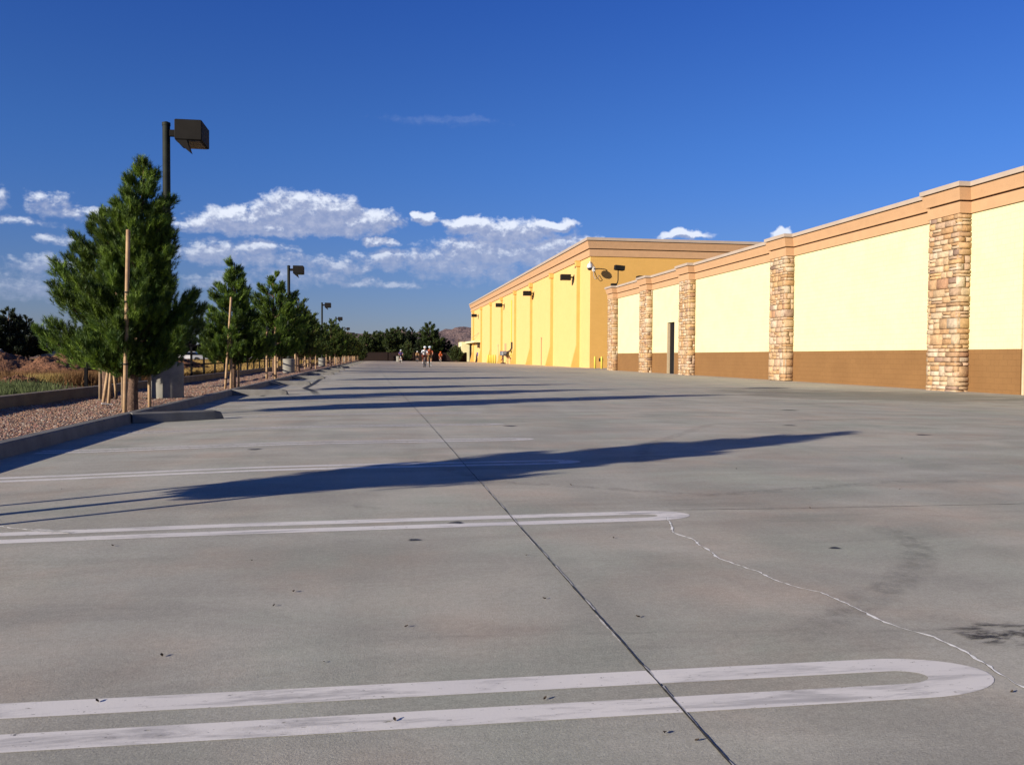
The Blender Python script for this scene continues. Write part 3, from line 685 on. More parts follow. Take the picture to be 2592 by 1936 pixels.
# ------------------------------------------------------------------ yellow building
YX = 22.0; YY0, YY1 = 88.9, 205.7; YT = 13.45
yel = empty('yellow_building', (YX, 140, 0)); tag(yel, 'tall yellow stucco warehouse with a peach cornice and downspouts', 'building')
b = MB(); b.box(YX, YX + 0.4, YY0, YY1, -0.5, YT - 1.9); part(b, 'side_wall', M['yellow_wall'], yel)
b = MB(); b.box(YX + 0.003, 41.62, YY0 - 0.03, YY0 - 0.002, -0.5, YT - 1.9); b.box(YX + 0.4, 41.62, YY0 + 0.002, YY0 + 0.4, -0.5, YT - 1.9); b.box(41.66, 90, YY0 - 0.03, YY0 + 0.4, -0.5, YT - 1.9); b.box(41.6, 41.68, YY0 + 0.05, YY0 + 0.4, -0.5, YT - 1.9); part(b, 'near_wall', M['yellow_wall_shaded'], yel)
b = MB(); b.box(YX + 0.4, 90, YY1 - 0.4, YY1, -0.5, YT - 0.5); b.box(YX + 0.4, 90, YY0 + 0.4, YY1 - 0.4, YT - 1.6, YT - 1.5); part(b, 'roof', M['roof'], yel)
bands([(90, YY0), (YX, YY0), (YX, YY1), (90, YY1)], YT, yel, 1.82)
ds_y = [93.7, 108.4, 123.3, 138.0, 153.3, 168.3, 184, 199.3]
for i, y in enumerate(ds_y):
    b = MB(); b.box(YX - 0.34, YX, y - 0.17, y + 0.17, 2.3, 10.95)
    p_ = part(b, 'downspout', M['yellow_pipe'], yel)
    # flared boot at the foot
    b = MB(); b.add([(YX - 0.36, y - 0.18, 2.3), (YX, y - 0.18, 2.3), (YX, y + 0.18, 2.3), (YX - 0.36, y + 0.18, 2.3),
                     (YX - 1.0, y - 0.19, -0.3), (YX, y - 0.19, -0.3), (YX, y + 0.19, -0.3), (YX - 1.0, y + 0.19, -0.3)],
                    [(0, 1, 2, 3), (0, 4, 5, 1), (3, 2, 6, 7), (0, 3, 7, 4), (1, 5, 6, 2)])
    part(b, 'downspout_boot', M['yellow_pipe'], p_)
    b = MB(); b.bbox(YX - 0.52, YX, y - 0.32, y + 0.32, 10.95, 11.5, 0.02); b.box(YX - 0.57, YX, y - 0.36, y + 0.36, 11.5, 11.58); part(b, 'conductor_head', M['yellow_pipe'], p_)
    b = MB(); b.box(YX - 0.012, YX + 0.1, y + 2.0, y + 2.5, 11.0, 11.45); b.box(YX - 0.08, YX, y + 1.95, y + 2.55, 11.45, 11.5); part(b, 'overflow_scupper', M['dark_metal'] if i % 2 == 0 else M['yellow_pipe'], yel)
b = MB(); b.tube([(YX - 0.09, 142.4, 0.9), (YX - 0.09, 142.4, 10.35)], 0.1, 8); part(b, 'riser_pipe', M['bollard'], yel, True)
b = MB(); b.tube([(YX - 0.07, 115.9, -0.1), (YX - 0.07, 115.9, 3.6)], 0.06, 8); b.box(YX - 0.12, YX, 115.6, 116.2, 3.5, 3.65); part(b, 'conduit', M['cornice'], yel, True)
b = MB(); b.tube([(YX - 0.07, 158.5, -0.1), (YX - 0.07, 158.5, 3.0)], 0.05, 8); b.lathe([(0.02, 3.0), (0.12, 3.05), (0.1, 3.2), (0.02, 3.25)], 8, (YX - 0.1, 158.5)); part(b, 'conduit', M['shaded_cream'], yel, True)
b = MB(); b.box(YX - 0.06, YX, 148.5, 150.4, 1.0, 3.3); part(b, 'access_panel', M['cornice'], yel)
b = MB(); b.box(YX - 0.08, YX, 191.0, 193.0, 1.35, 1.9); b.box(YX - 0.08, YX, 191.0, 191.7, 1.05, 1.35); part(b, 'meter_box', M['cl_violet'], yel)
# far corner lobby with a canopy
enc = empty('entry_enclosure', (19.7, YY1, 0)); tag(enc, 'small pale cream block enclosure at the far corner of the yellow warehouse', 'enclosure')
b = MB(); b.box(19.75, YX + 0.2, YY1 + 0.02, YY1 + 0.5, -0.5, 4.45); b.box(19.75, 20.2, YY1 + 0.5, YY1 + 8, -0.5, 4.45); part(b, 'wall', M['cream_wall'], enc)
b = MB(); b.box(21.62, 21.99, YY1 - 1.2, YY1 + 0.015, -0.5, 4.0); part(b, 'door', M['blackdoor'], enc)
b = MB(); b.box(20.6, 21.99, 186.5, YY1 + 0.01, 4.05, 4.45); cp = part(b, 'canopy', M['cream_wall'], enc)
b = MB(); b.box(21.5, 21.95, 187.5, 188.6, 2.9, 4.045); part(b, 'canopy_bracket', M['dark_metal'], cp)
b = MB(); b.tube([(20.7, 204, 4.5), (YX - 0.02, 189, 6.2)], 0.03, 6); part(b, 'stay_rod', M['grey_metal'], cp)

# wall lights on the yellow building
def shoebox(b_, x0, x1, y0, y1, z0, z1): b_.bbox(x0, x1, y0, y1, z0, z1, 0.025)
wl = empty('wall_light', (YX, 96.5, 10.0))
b = MB(); shoebox(b, -1.55, -0.42, -0.33, 0.33, -0.33, 0.33); b.build('lamp_housing', M['bronze'], wl)
b = MB(); b.box(-1.45, -0.52, -0.25, 0.25, -0.345, -0.333); b.build('lamp_lens', M['lens'], wl)
b = MB(); b.box(-0.43, -0.02, -0.07, 0.07, -0.07, 0.09); b.box(-0.03, 0.0, -0.2, 0.2, -0.3, 0.3); b.build('arm', M['bronze'], wl)
wl_lab = ['dark shoebox wall light nearest the corner of the yellow warehouse', 'dark shoebox wall light, second from the near corner, over a downspout',
          'dark shoebox wall light, third along the yellow wall', 'small dark shoebox wall light at the far end of the yellow wall']
for i, y in enumerate([96.5, 122, 151, 190.5]):
    o = wl if i == 0 else copy_tree(wl); o.location = (YX - (0.34 if i else 0), y, 10.0); tag(o, wl_lab[i], 'wall light', 'shoebox lights on the yellow wall')
    if i: o.location.x = YX
o = copy_tree(wl); o.location = (27.1, YY0, 9.25); o.rotation_euler = (0, 0, math.pi / 2); o.scale = (0.8, 0.8, 0.8)
tag(o, 'dark wall light on the orange end wall, just above the cream roofline', 'wall light', 'shoebox lights on the yellow wall')
# security camera on the corner
sc_o = empty('security_camera', (YX + 0.35, YY0, 10.2)); tag(sc_o, 'white dome security camera on an arm at the warehouse corner', 'security camera')
b = MB(); b.bbox(-0.15, 0.15, -0.06, 0.0, -0.25, 0.25, 0.02); b.tube([(0, -0.05, 0.0), (-0.05, -0.35, 0.25), (-0.45, -1.0, 0.55), (-0.72, -1.25, 0.62), (-0.72, -1.25, 0.45)], 0.05, 8); b.build('arm', M['plastic_white'], sc_o, True)
b = MB(); b.lathe([(0.06, 0.50), (0.17, 0.46), (0.27, 0.30), (0.30, 0.10), (0.30, 0.0)], 16, (-0.72, -1.25)); b.build('housing', M['plastic_white'], sc_o, True)
b = MB(); b.lathe([(0.05, -0.27), (0.16, -0.23), (0.25, -0.10), (0.27, -0.003)], 16, (-0.72, -1.25)); b.build('dome', M['smoked'], sc_o, True)
b = MB(); b.tube([(0.0, -0.08, -0.2), (-0.05, -0.25, -0.7), (0.1, -0.4, -1.05), (0.4, -0.35, -0.95), (0.5, -0.1, -0.6)], 0.03, 6); b.build('cable', M['grey_metal'], sc_o, True)
# flood light standing on the cream roof by the far pier
fl = empty('roof_flood_light', (20.3, 73.4, 7.14)); tag(fl, 'dark flood light on a bent post above the farthest stone pier', 'flood light')
b = MB(); b.bbox(-0.28, 0.22, -0.2, 0.2, 0.0, 0.26, 0.02); b.build('base', M['bronze'], fl)
b = MB(); b.tube([(0.1, 0, 0.2), (0.28, 0, 0.3), (0.34, 0, 0.55), (0.34, 0, 1.45)], 0.045, 8); b.build('post', M['bronze'], fl, True)
b = MB(); R = Matrix.Rotation(math.radians(5), 3, 'Y'); b.box(-0.42, 0.42, -0.28, 0.28, -0.19, 0.2, R, (0.46, 0, 1.62)); b.box(-0.34, 0.34, -0.22, 0.22, -0.22, -0.192, R, (0.46, 0, 1.62)); b.build('lamp_head', M['bronze'], fl)

# bollards
def bollard_mesh():
    b_ = MB(); b_.lathe([(0.105, -0.2), (0.105, 1.12), (0.098, 1.17), (0.075, 1.21), (0.04, 1.235), (0.01, 1.24)], 16); return b_.mesh('bollard')
bm_ = bollard_mesh(); bm_.materials.append(M['bollard']); bm_.polygons.foreach_set('use_smooth', [True] * len(bm_.polygons))
bl = [((21.75, 85.6), 'yellow steel bollard, left one of the pair beside the far stone pier'), ((21.95, 83.7), 'yellow steel bollard touching the stone pier in the photo, right of the pair')]
for (x, y), lab in bl:
    o = bpy.data.objects.new('bollard', bm_); C.objects.link(o); o.location = (x, y, gz(x, y)); tag(o, lab, 'bollard', 'yellow bollards by the pier')
for k in range(5):
    o = bpy.data.objects.new('bollard', bm_); C.objects.link(o); o.location = (20.9, 165.0 - k * 2.55, gz(20.9, 160)); o.scale = (1.45, 1.45, 1.25)
    tag(o, ['yellow bollard farthest along the row of five by the warehouse', 'yellow bollard, second from the left in the row of five', 'yellow bollard in the middle of the row of five',
            'yellow bollard, fourth from the left in the row of five', 'yellow bollard nearest the gas meter in the row of five'][k], 'bollard', 'row of bollards along the yellow wall')
b = MB(); b.lathe([(0.03, 0.0), (0.03, 0.9)], 8, (0, 0)); b.bbox(-0.2, 0.2, -0.12, 0.12, 0.7, 1.05, 0.03); o = b.build('standpipe', M['dark_metal']); o.location = (22.45, 85.9, gz(22, 88)); tag(o, 'small dark standpipe between the two yellow bollards', 'standpipe')
# gas meter assembly
gm = empty('gas_meter', (21.2, 146.5, gz(21, 146))); tag(gm, 'grey gas meter with pipework at the foot of the yellow wall', 'gas meter')
b = MB(); b.bbox(-0.45, 0.45, -1.4, 1.4, 1.35, 2.15, 0.12); b.build('meter_body', M['grey_metal'], gm, True)
b = MB(); b.tube([(0, -1.3, 1.55), (0.1, -2.4, 1.4), (0.2, -3.6, 2.0), (0.4, -4.6, 2.1), (0.62, -5.0, 2.6), (0.62, -5.0, 3.6)], 0.14, 8); b.tube([(0, 0.4, 1.4), (0, 0.4, 0)], 0.12, 8); b.build('pipe', M['dark_metal'], gm, True)
b = MB(); b.bbox(-0.3, 0.3, -0.9, 1.3, 0.0, 0.18, 0.03); b.build('foot', M['dark_metal'], gm)
b = MB(); b.tube([(0, 1.0, 1.4), (0, 1.3, 0.8), (-0.1, 2.2, 0.55)], 0.09, 6); b.build('valve', M['rust'], gm, True)
b = MB(); b.tube([(0.4, -2.4, 1.0), (0.4, -5.3, 1.0)], 0.1, 6); b.tube([(0.4, -2.7, 1.0), (0.4, -2.7, 0)], 0.05, 6); b.tube([(0.4, -5.0, 1.0), (0.4, -5.0, 0)], 0.05, 6); b.build('valve', M['rust'], gm, True)

# end wall of the lot
b = MB(); b.box(-60, 19.7, 193.0, 193.3, -0.5, 1.72); b.box(-60, 19.7, 192.94, 193.36, 1.72, 1.82)
for k in range(14): x = -56 + k * 5.8; b.box(x - 0.22, x + 0.22, 192.88, 192.995, -0.5, 1.9)
o = b.build('block_wall', M['endwall']); tag(o, 'dark brown block wall closing the far end of the lot', 'wall')

# ------------------------------------------------------------------ fence
FX = -7.6
fence = empty('iron_fence', (FX, 20, 0)); tag(fence, 'black iron rail fence running behind the low wall', 'fence')
fy = [y_ for y_ in np.arange(24.4, 190, 2.63)]
for i, y_ in enumerate(fy):
    b = MB(); b.box(-0.04, 0.04, -0.04, 0.04, -0.1, 1.40); b.bbox(-0.05, 0.05, -0.05, 0.05, 1.40, 1.45, 0.012)
    me_ = b.mesh('post') if i == 0 else me_
    o = link('post', me_, M['fence'] if i == 0 else None, fence); o.location = (0, y_ - 20, 0.02)
b = MB()
for z in (0.60, 1.02, 1.38): b.box(-0.028, 0.028, fy[0] - 20, fy[-1] - 20, z - 0.03, z + 0.03)
b.build('rail', M['fence'], fence)

# ------------------------------------------------------------------ light poles
def pole_mesh():
    b_ = MB(); b_.lathe([(0.10, 0.72), (0.10, 0.80), (0.082, 0.84), (0.075, 3.0), (0.072, 5.30), (0.080, 5.30), (0.080, 5.36), (0.03, 5.38)], 16); return b_
lp = empty('light_pole', (-4.05, 17.8, 0.15))
pole_mesh().build('pole', M['polegreen'], lp, True)
b = MB(); b.lathe([(0.30, -0.2), (0.30, 0.66), (0.29, 0.69), (0.265, 0.70), (0.02, 0.705)], 32); b.build('concrete_base', M['barrel'], lp, True)
b = MB(); b.box(0.06, 0.30, -0.045, 0.045, 5.10, 5.22); b.build('arm', M['bronze'], lp)
b = MB(); b.bbox(0.24, 0.74, -0.42, 0.36, 4.955, 5.34, 0.012); hd = b.build('lamp_head', M['bronze'], lp)
b = MB(); b.box(0.32, 0.70, -0.36, 0.30, 4.941, 4.953); b.build('lamp_lens', M['lens'], hd)
b = MB(); b.add([(0.245, -0.40, 4.953), (0.46, -0.40, 4.953), (0.53, -0.40, 4.72), (0.245, -0.20, 4.953), (0.46, -0.20, 4.953), (0.53, -0.20, 4.72)],
                [(0, 2, 1), (3, 4, 5), (0, 1, 4, 3), (1, 2, 5, 4), (2, 0, 3, 5)])
b.build('glare_shield', M['bronze'], hd)
pole_lab = ['nearest light pole with a square dark head, on a concrete drum behind the big pine', 'second light pole, rising from a concrete drum behind the third pine',
            'third light pole along the pine row, smaller and farther', 'fourth light pole along the pine row', 'fifth light pole, tiny above the distant pines', 'farthest light pole, its head barely above the pines']
for i, (x, y, s) in enumerate([(-4.52, 19.88, 1.11), (-4.75, 48.5, 1.08), (-4.8, 78, 1.04), (-4.9, 106, 1.04), (-5.0, 138, 1.0), (-5.0, 168, 1.0)]):
    o = lp if i == 0 else copy_tree(lp); o.location = (x, y, 0.06); o.scale = (s, s, s); tag(o, pole_lab[i], 'light pole', 'light poles along the gravel strip')
b = MB(); b.lathe([(0.42, -0.2), (0.42, 1.0), (0.40, 1.06), (0.02, 1.08)], 24); o = b.build('concrete_drum', M['barrel'], None, True); o.location = (3.95, 166, gz(4, 166)); tag(o, 'pale concrete drum out in the lot behind the left cyclist', 'concrete drum')

# ------------------------------------------------------------------ pines
def pine_mesh(name, prof, H, nbr, nsh, nneedle, nl, nw, sl, seed, cb, trunk_r=0.06, lean=(0, 0), tips=(0.22, 0.33, 0.035), dark=(0.045, 0.095, 0.020), zmin=None, squash=None, upb=0.55):
    """returns crown mesh and trunk MB. prof: list of (z, radius)"""
    R = np.random.default_rng(seed); pz = np.array([p[0] for p in prof]); pr = np.array([p[1] for p in prof])
    tb = MB(); tn = 9; tp = []; tr = []
    for i in range(tn):
        t = i / (tn - 1); tp.append((lean[0] * t + 0.03 * math.sin(3 * t + seed), lean[1] * t + 0.03 * math.sin(4 * t + 2 * seed), -0.15 + (H + 0.05) * t)); tr.append(trunk_r * (1.25 if i == 0 else 1) * (1 - 0.88 * t) + 0.006)
    tb.tube(tp, tr, 10)
    A0 = []; A1 = []; CL = []
    zlo, zhi = pz[0], pz[-1]
    # cumulative area for even coverage
    zz = np.linspace(zlo, zhi, 200); rr = np.interp(zz, pz, pr) + 0.12; cdf = np.cumsum(rr); cdf /= cdf[-1]
    gold = 2.399963
    for k in range(nbr):
        t = (k + R.uniform(-0.3, 0.3) + 0.5) / nbr; t = min(max(t, 0), 1)
        ze = float(np.interp(t, cdf, zz)); az_ = k * gold + R.uniform(-0.35, 0.35)
        r_ = float(np.interp(ze, pz, pr)) * R.uniform(0.62, 1.10)
        if R.random() < 0.14: r_ *= 1.2
        if squash: r_ *= squash(az_, ze)
        zs = max(cb, ze - upb * r_ - 0.06); 
        end = np.array([r_ * math.cos(az_) + lean[0] * ze / H, r_ * math.sin(az_) + lean[1] * ze / H, ze])
        st = np.array([lean[0] * zs / H, lean[1] * zs / H, zs])
        mid = st * 0.45 + end * 0.55; mid[2] -= 0.18 * r_ * 0.6
        bt = []
        for q in (0, .3, .6, .85, 1): bt.append((1 - q) ** 2 * st + 2 * q * (1 - q) * mid + q * q * end)
        tb.tube([tuple(v) for v in bt], [0.020 * (r_ + 0.25), 0.014 * (r_ + 0.25), 0.009 * (r_ + .25), 0.005, 0.003], 5, False)
        tint = R.uniform(0.62, 1.25)
        ns = max(3, int(nsh * (0.35 + r_ / max(pr))))
        for j in range(ns):
            q = R.uniform(0.22, 1.0) ** 0.75
            p = (1 - q) ** 2 * st + 2 * q * (1 - q) * mid + q * q * end
            tang = 2 * (1 - q) * (mid - st) + 2 * q * (end - mid); tang /= np.linalg.norm(tang) + 1e-9
            spread = 0.03 + 0.17 * (r_ + 0.15) * math.sin(math.pi * min(1, q * 0.85 + 0.1))
            off = R.normal(0, 1, 3) * spread * 0.55; off[2] = off[2] * 0.6
            p = p + off
            d = tang * 0.7 + np.array([0, 0, 0.75]) + off / (spread + 1e-6) * 0.30 + R.normal(0, 0.22, 3); d /= np.linalg.norm(d)
            L = sl * R.uniform(0.7, 1.25)
            A0.append(p); A1.append(p + d * L)
            m_ = R.random() ** 1.6; c = np.array(dark) * (1 - m_) + np.array(tips) * m_; CL.append(c * tint)
    A0 = np.array(A0); A1 = np.array(A1); CL = np.array(CL); S = len(A0)
    D = A1 - A0; Ln = np.linalg.norm(D, axis=1, keepdims=True); Dn = D / Ln
    ref = np.where(np.abs(Dn[:, 2:3]) < 0.9, np.array([[0, 0, 1.0]]), np.array([[1.0, 0, 0]])); U = np.cross(Dn, ref); U /= np.linalg.norm(U, axis=1, keepdims=True); W = np.cross(Dn, U)
    N = nneedle; t = (np.arange(N) + R.uniform(0, 1, (S, N))) / N; ph = R.uniform(0, 2 * math.pi, (S, N))
    base = A0[:, None] + D[:, None] * t[..., None]
    rad = U[:, None] * np.cos(ph)[..., None] + W[:, None] * np.sin(ph)[..., None]
    nd = Dn[:, None] * (0.75 + 0.5 * t[..., None]) + rad * R.uniform(0.55, 0.95, (S, N, 1)); nd /= np.linalg.norm(nd, axis=2, keepdims=True)
    side = np.cross(nd, rad + R.normal(0, .5, rad.shape)); side /= np.linalg.norm(side, axis=2, keepdims=True) + 1e-9
    ln = nl * R.uniform(0.7, 1.2, (S, N, 1))
    V = np.stack([base - side * nw / 2, base + side * nw / 2, base + nd * ln], 2).reshape(-1, 3)
    F = np.arange(len(V)).reshape(-1, 3)
    col = np.repeat(CL[:, None] * R.uniform(0.85, 1.15, (S, N, 1)), 3, axis=1).reshape(-1, 3) if False else np.repeat((CL[:, None] * R.uniform(0.85, 1.15, (S, N, 1))).reshape(-1, 3), 3, axis=0)
    return np_mesh(name, V, F, col), tb
def pine(loc, data, label, group, rz=0.0, s=1.0, share=None):
    root = empty('pine_tree', loc, rz); root.scale = (s, s, s); tag(root, label, 'tree', group)
    if share:
        c_ = share[0].copy(); C.objects.link(c_); c_.parent = root; t_ = share[1].copy(); C.objects.link(t_); t_.parent = root
        return root, c_, t_
    me_, tb = data; c_ = link('crown', me_, M['needles'], root); t_ = tb.build('trunk', M['bark'], root, True)
    return root, c_, t_
G1 = 'young staked pines along the gravel strip'
# the big near pine (profile read off its outline)
big = [(0.62, 0.35), (0.85, 0.74), (1.1, 0.80), (1.35, 0.84), (1.7, 0.92), (1.95, 0.74), (2.2, 0.60), (2.6, 0.62), (3.0, 0.56), (3.3, 0.42), (3.55, 0.28), (3.75, 0.15), (3.92, 0.05)]
pine((-4.09, 15.43, 0.05), pine_mesh('crown', big, 3.85, 92, 95, 44, 0.082, 0.0062, 0.12, 3, 0.55, 0.075, (0.22, 0)), 'largest and nearest staked pine, dense, in front of the first light pole', G1, 0, 1.07)
b2 = [(0.8, 0.30), (1.0, 0.8), (1.25, 1.12), (1.42, 0.9), (1.60, 0.42), (1.80, 0.7), (2.0, 0.98), (2.3, 0.92), (2.7, 0.72), (3.0, 0.5), (3.3, 0.25), (3.5, 0.08)]
pine((-5.59, 19.22, 0.05), pine_mesh('crown', b2, 3.4, 66, 80, 40, 0.088, 0.0072, 0.13, 8, 0.6, 0.085, (-0.05, 0), squash=lambda a_, z: 1.22 if (math.cos(a_) < -0.75 and z < 1.5) else 1.0), 'staked pine close behind the nearest one, a long low branch reaching left', G1, 0, 1.12)
p3 = [(0.7, 0.3), (0.95, 0.85), (1.2, 0.88), (1.5, 0.72), (1.8, 0.60), (2.0, 0.46), (2.3, 0.5), (2.6, 0.36), (2.8, 0.26), (3.0, 0.12), (3.1, 0.05)]
pine((-3.98, 25.3, 0.05), pine_mesh('crown', p3, 3.2, 60, 68, 36, 0.088, 0.0088, 0.13, 12, 0.6, 0.06), 'pointed pine standing apart, right of the concrete drum, with one tall stake', G1, 0, 1.14)
p4 = [(0.9, 0.35), (1.15, 1.05), (1.6, 1.15), (2.1, 1.1), (2.6, 1.0), (3.0, 0.75), (3.4, 0.42), (3.8, 0.08)]
pine((-4.05, 35.5, 0.05), pine_mesh('crown', p4, 3.8, 64, 60, 32, 0.095, 0.012, 0.15, 21, 0.8, 0.075), 'broad bright green pine left of the second light pole', G1, 0, 1.1)
# off-frame pine whose shadow crosses the lot
pine((-4.15, 4.9, 0.05), pine_mesh('crown', [(0.84, 0.12), (1.0, 0.34), (1.3, 0.55), (1.5, 0.62), (1.9, 0.62), (2.3, 0.5), (2.7, 0.34), (3.0, 0.20), (3.25, 0.05)], 3.25, 75, 80, 28, 0.07, 0.014, 0.13, 31, 0.8, 0.05), 'staked pine at the left edge whose long shadow crosses the stalls', G1)
# shared models for the rest of the row
protoA = pine((-4.5, 51.5, 0.05), pine_mesh('crown', p4, 3.8, 70, 34, 22, 0.10, 0.026, 0.18, 41, 0.8, 0.075, tips=(0.17, 0.20, 0.035)), 'olive green pine right behind the second light pole, tall stake at its side', G1, 0, 1.12)
protoB = pine((-5.8, 56.5, 0.05), pine_mesh('crown', [(0.8, 0.35), (1.1, 1.2), (1.7, 1.35), (2.4, 1.2), (3.0, 0.95), (3.8, 0.55), (4.6, 0.12)], 4.5, 70, 34, 22, 0.10, 0.028, 0.18, 43, 0.8, 0.085), 'taller pine in the back row, its tip just under the second lamp', G1, 0, 1.1)
ORD = ['first', 'second', 'third', 'fourth', 'fifth', 'sixth', 'seventh', 'eighth', 'ninth', 'tenth', 'eleventh', 'twelfth', 'thirteenth', 'fourteenth', 'fifteenth', 'sixteenth', 'seventeenth', 'eighteenth', 'nineteenth', 'twentieth', 'twenty first', 'twenty second']
row = [(-4.3, 57.5, 0.97, 'A', 'dark rounded pine, next beyond the olive one'), (-3.7, 71.5, 1.0, 'A', 'yellow green pine covering the foot of the third light pole'), (-5.4, 64, 0.9, 'B', 'pine in the back row left of the third light pole'),
       (-3.9, 80, 0.9, 'B', None), (-3.7, 88.5, 1.0, 'A', None), (-3.9, 99, 1.0, 'A', None), (-5.3, 84, 0.85, 'B', None), (-3.8, 109, 1.0, 'A', None), (-5.2, 104, 0.9, 'B', None),
       (-3.7, 122, 1.0, 'A', None), (-3.9, 133, 1.1, 'A', None), (-5.1, 127, 0.95, 'B', None), (-3.9, 144, 1.05, 'A', None), (-4.4, 156, 1.0, 'B', None), (-3.9, 168, 1.1, 'A', None), ]
treepos = [(-4.09, 15.43), (-5.59, 19.2), (-3.98, 25.3), (-4.05, 35.5), (-4.5, 51.5), (-5.8, 56.5)]
for i, (x, y, s, k, lab) in enumerate(row):
    y = y * 1.12 if y < 100 else y * 1.04 + 8; x -= 0.45; s *= 1.1
    pr_ = protoA if k == 'A' else protoB
    pine((x, y, 0.05), None, lab or 'small distant staked pine, %s from the camera in the row' % ORD[i + 7], G1 if lab else 'far pines at the end of the row', i * 1.7, s, (pr_[1], pr_[2])); treepos.append((x, y))
# stakes
def stake_mesh(L, r=0.028, n=8): b_ = MB(); b_.lathe([(r, -0.2), (r * 1.03, 0.3), (r * 0.98, L * 0.5), (r * 0.95, L - 0.01), (r * 0.7, L)], n); return b_
def stake(x, y, L, lx, ly, label, group, m='stake', me=None):
    """pole from the ground leaning by lx, ly at its top"""
    me_shared = me
    if me is None: L *= 1.08; me = stake_mesh(L).mesh('tree_stake'); me.materials.append(M[m]); me.polygons.foreach_set('use_smooth', [True] * len(me.polygons))
    o = bpy.data.objects.new('tree_stake', me); C.objects.link(o); k_ = 1.115 if me_shared is None else 1.0; o.location = (x * k_, y * k_, 0.05)
    d = Vector((lx, ly, L)).normalized(); o.rotation_mode = 'QUATERNION'; o.rotation_quaternion = Vector((0, 0, 1)).rotation_difference(d)
    tag(o, label, 'stake', group); return o
def stake_ties(o, zs, r=0.034):
    for z in zs:
        b_ = MB(); b_.lathe([(r, z - 0.012), (r + 0.004, z), (r, z + 0.012)], 10); b_.build('tie', M['tie'], o, True)
GS = 'pale wooden stakes propping the near pines'
s_ = stake(-3.62, 13.3, 2.72, 0.14, -0.25, 'tall pale stake in front of the nearest pine, reaching above its middle', GS); s_.scale = (1.25, 1.25, 1); stake_ties(s_, (0.8, 1.95, 1.80))
stake(-3.50, 14.2, 1.6, 0.0, -0.02, 'short stake just right of the nearest pine trunk', GS)
stake(-3.92, 14.3, 1.7, 0.0, 0.0, 'grey weathered stake left of the nearest pine trunk', GS, 'stake_grey')
stake(-4.65, 15.8, 1.9, 0.24, 0.25, 'pale stake slanting right across the second pine trunk', GS).scale = (1.2, 1.2, 1)
stake(-5.04, 16.95, 2.0, 0.02, 0.0, 'upright weathered stake left of the second pine trunk', GS, 'stake_grey').scale = (1.15, 1.15, 1)
stake(-4.88, 17.4, 1.4, -0.14, 0.0, 'stake leaning left, right of the second pine trunk', GS)
stake(-4.45, 15.4, 2.1, 0.20, -0.1, 'stake tip showing high in the crown of the second pine', GS)
stake(-3.5, 4.1, 2.4, 0, 0, 'front stake of the pine at the left edge', GS); stake(-4.0, 4.65, 2.2, 0, 0, 'rear stake of the pine at the left edge', GS)
s_ = stake(-3.70, 22.2, 2.35, 0.2, -0.2, 'very tall pale stake left of the pointed pine, its tip showing in the crown', GS); s_.scale = (1.15, 1.15, 1); stake_ties(s_, (0.3, 0.95))
stake(-3.56, 22.2, 1.5, 0.0, 0.05, 'reddish stake against the front of the pointed pine', GS).scale = (1.3, 1.3, 1)
stake(-3.47, 22.8, 1.4, 0.0, 0.0, 'thin stake on the right of the pointed pine', GS)
s_ = stake(-3.82, 31.3, 1.9, 0.02, 0, 'stake on the left of the broad bright pine', GS); s_.scale = (1.5, 1.5, 1)
s_ = stake(-3.52, 31.3, 1.9, 0.0, 0, 'thick stake right of the broad bright pine', GS); s_.scale = (1.8, 1.8, 1)
stake(-4.15, 45.7, 2.75, 0.0, 0, 'tall stake at the olive pine behind the second light pole', GS).scale = (2.0, 2.0, 1)
me_s = stake_mesh(1.6, 0.05).mesh('tree_stake'); me_s.materials.append(M['stake'])
for i, (x, y) in enumerate(treepos[5:]):
    for dx in (-0.38, 0.36):
        stake(x + dx, y - 0.4, 1.6, 0, 0, 'reddish wooden stake on the %s of the %s pine from the camera' % ('left' if dx < 0 else 'right', ORD[i + 6]), 'stakes of the distant pines', me=me_s)

# ------------------------------------------------------------------ background trees
def bgtree_mesh(name, prof, H, seed, dark, tips, nbr=70, nsh=22, nn=14, nl=0.34, nw=0.10, sl=0.45, tr=0.2):
    return pine_mesh(name, prof, H, nbr, nsh, nn, nl, nw, sl, seed, prof[0][0] * 0.8, tr, (0, 0), tips, dark, upb=0.3)
bgA = bgtree_mesh('crown', [(1.2, 0.8), (2.2, 2.3), (3.6, 2.7), (5.0, 2.2), (6.2, 1.4), (7.2, 0.5)], 7.0, 101, (0.035, 0.060, 0.018), (0.10, 0.14, 0.03))
bgB = bgtree_mesh('crown', [(0.8, 1.0), (1.6, 2.4), (3.0, 2.9), (4.2, 2.4), (5.2, 1.2), (5.6, 0.4)], 5.5, 102, (0.04, 0.065, 0.022), (0.12, 0.16, 0.04))
bgC = bgtree_mesh('crown', [(0.9, 1.0), (2.0, 2.6), (3.2, 2.6), (4.2, 1.7), (5.0, 1.9), (5.8, 1.4), (6.6, 0.6), (7.3, 0.2)], 7.0, 103, (0.022, 0.036, 0.016), (0.05, 0.07, 0.025))
protos = {}
def bgt(kind, x, y, s, label, group, rz=0.0, sx=1.0, zb=-0.4):
    if kind not in protos:
        r_, c_, t_ = pine((x, y, zb), {'A': bgA, 'B': bgB, 'C': bgC}[kind], label, group, rz, s); protos[kind] = (c_, t_)
    else: r_, c_, t_ = pine((x, y, zb), None, label, group, rz, s, protos[kind])
    r_.name = 'evergreen_tree'; r_.scale = (s * sx, s * sx, s); return r_
def at(px, y): return (px - 955) / 2200 * y
GE = 'evergreens beyond the end wall'
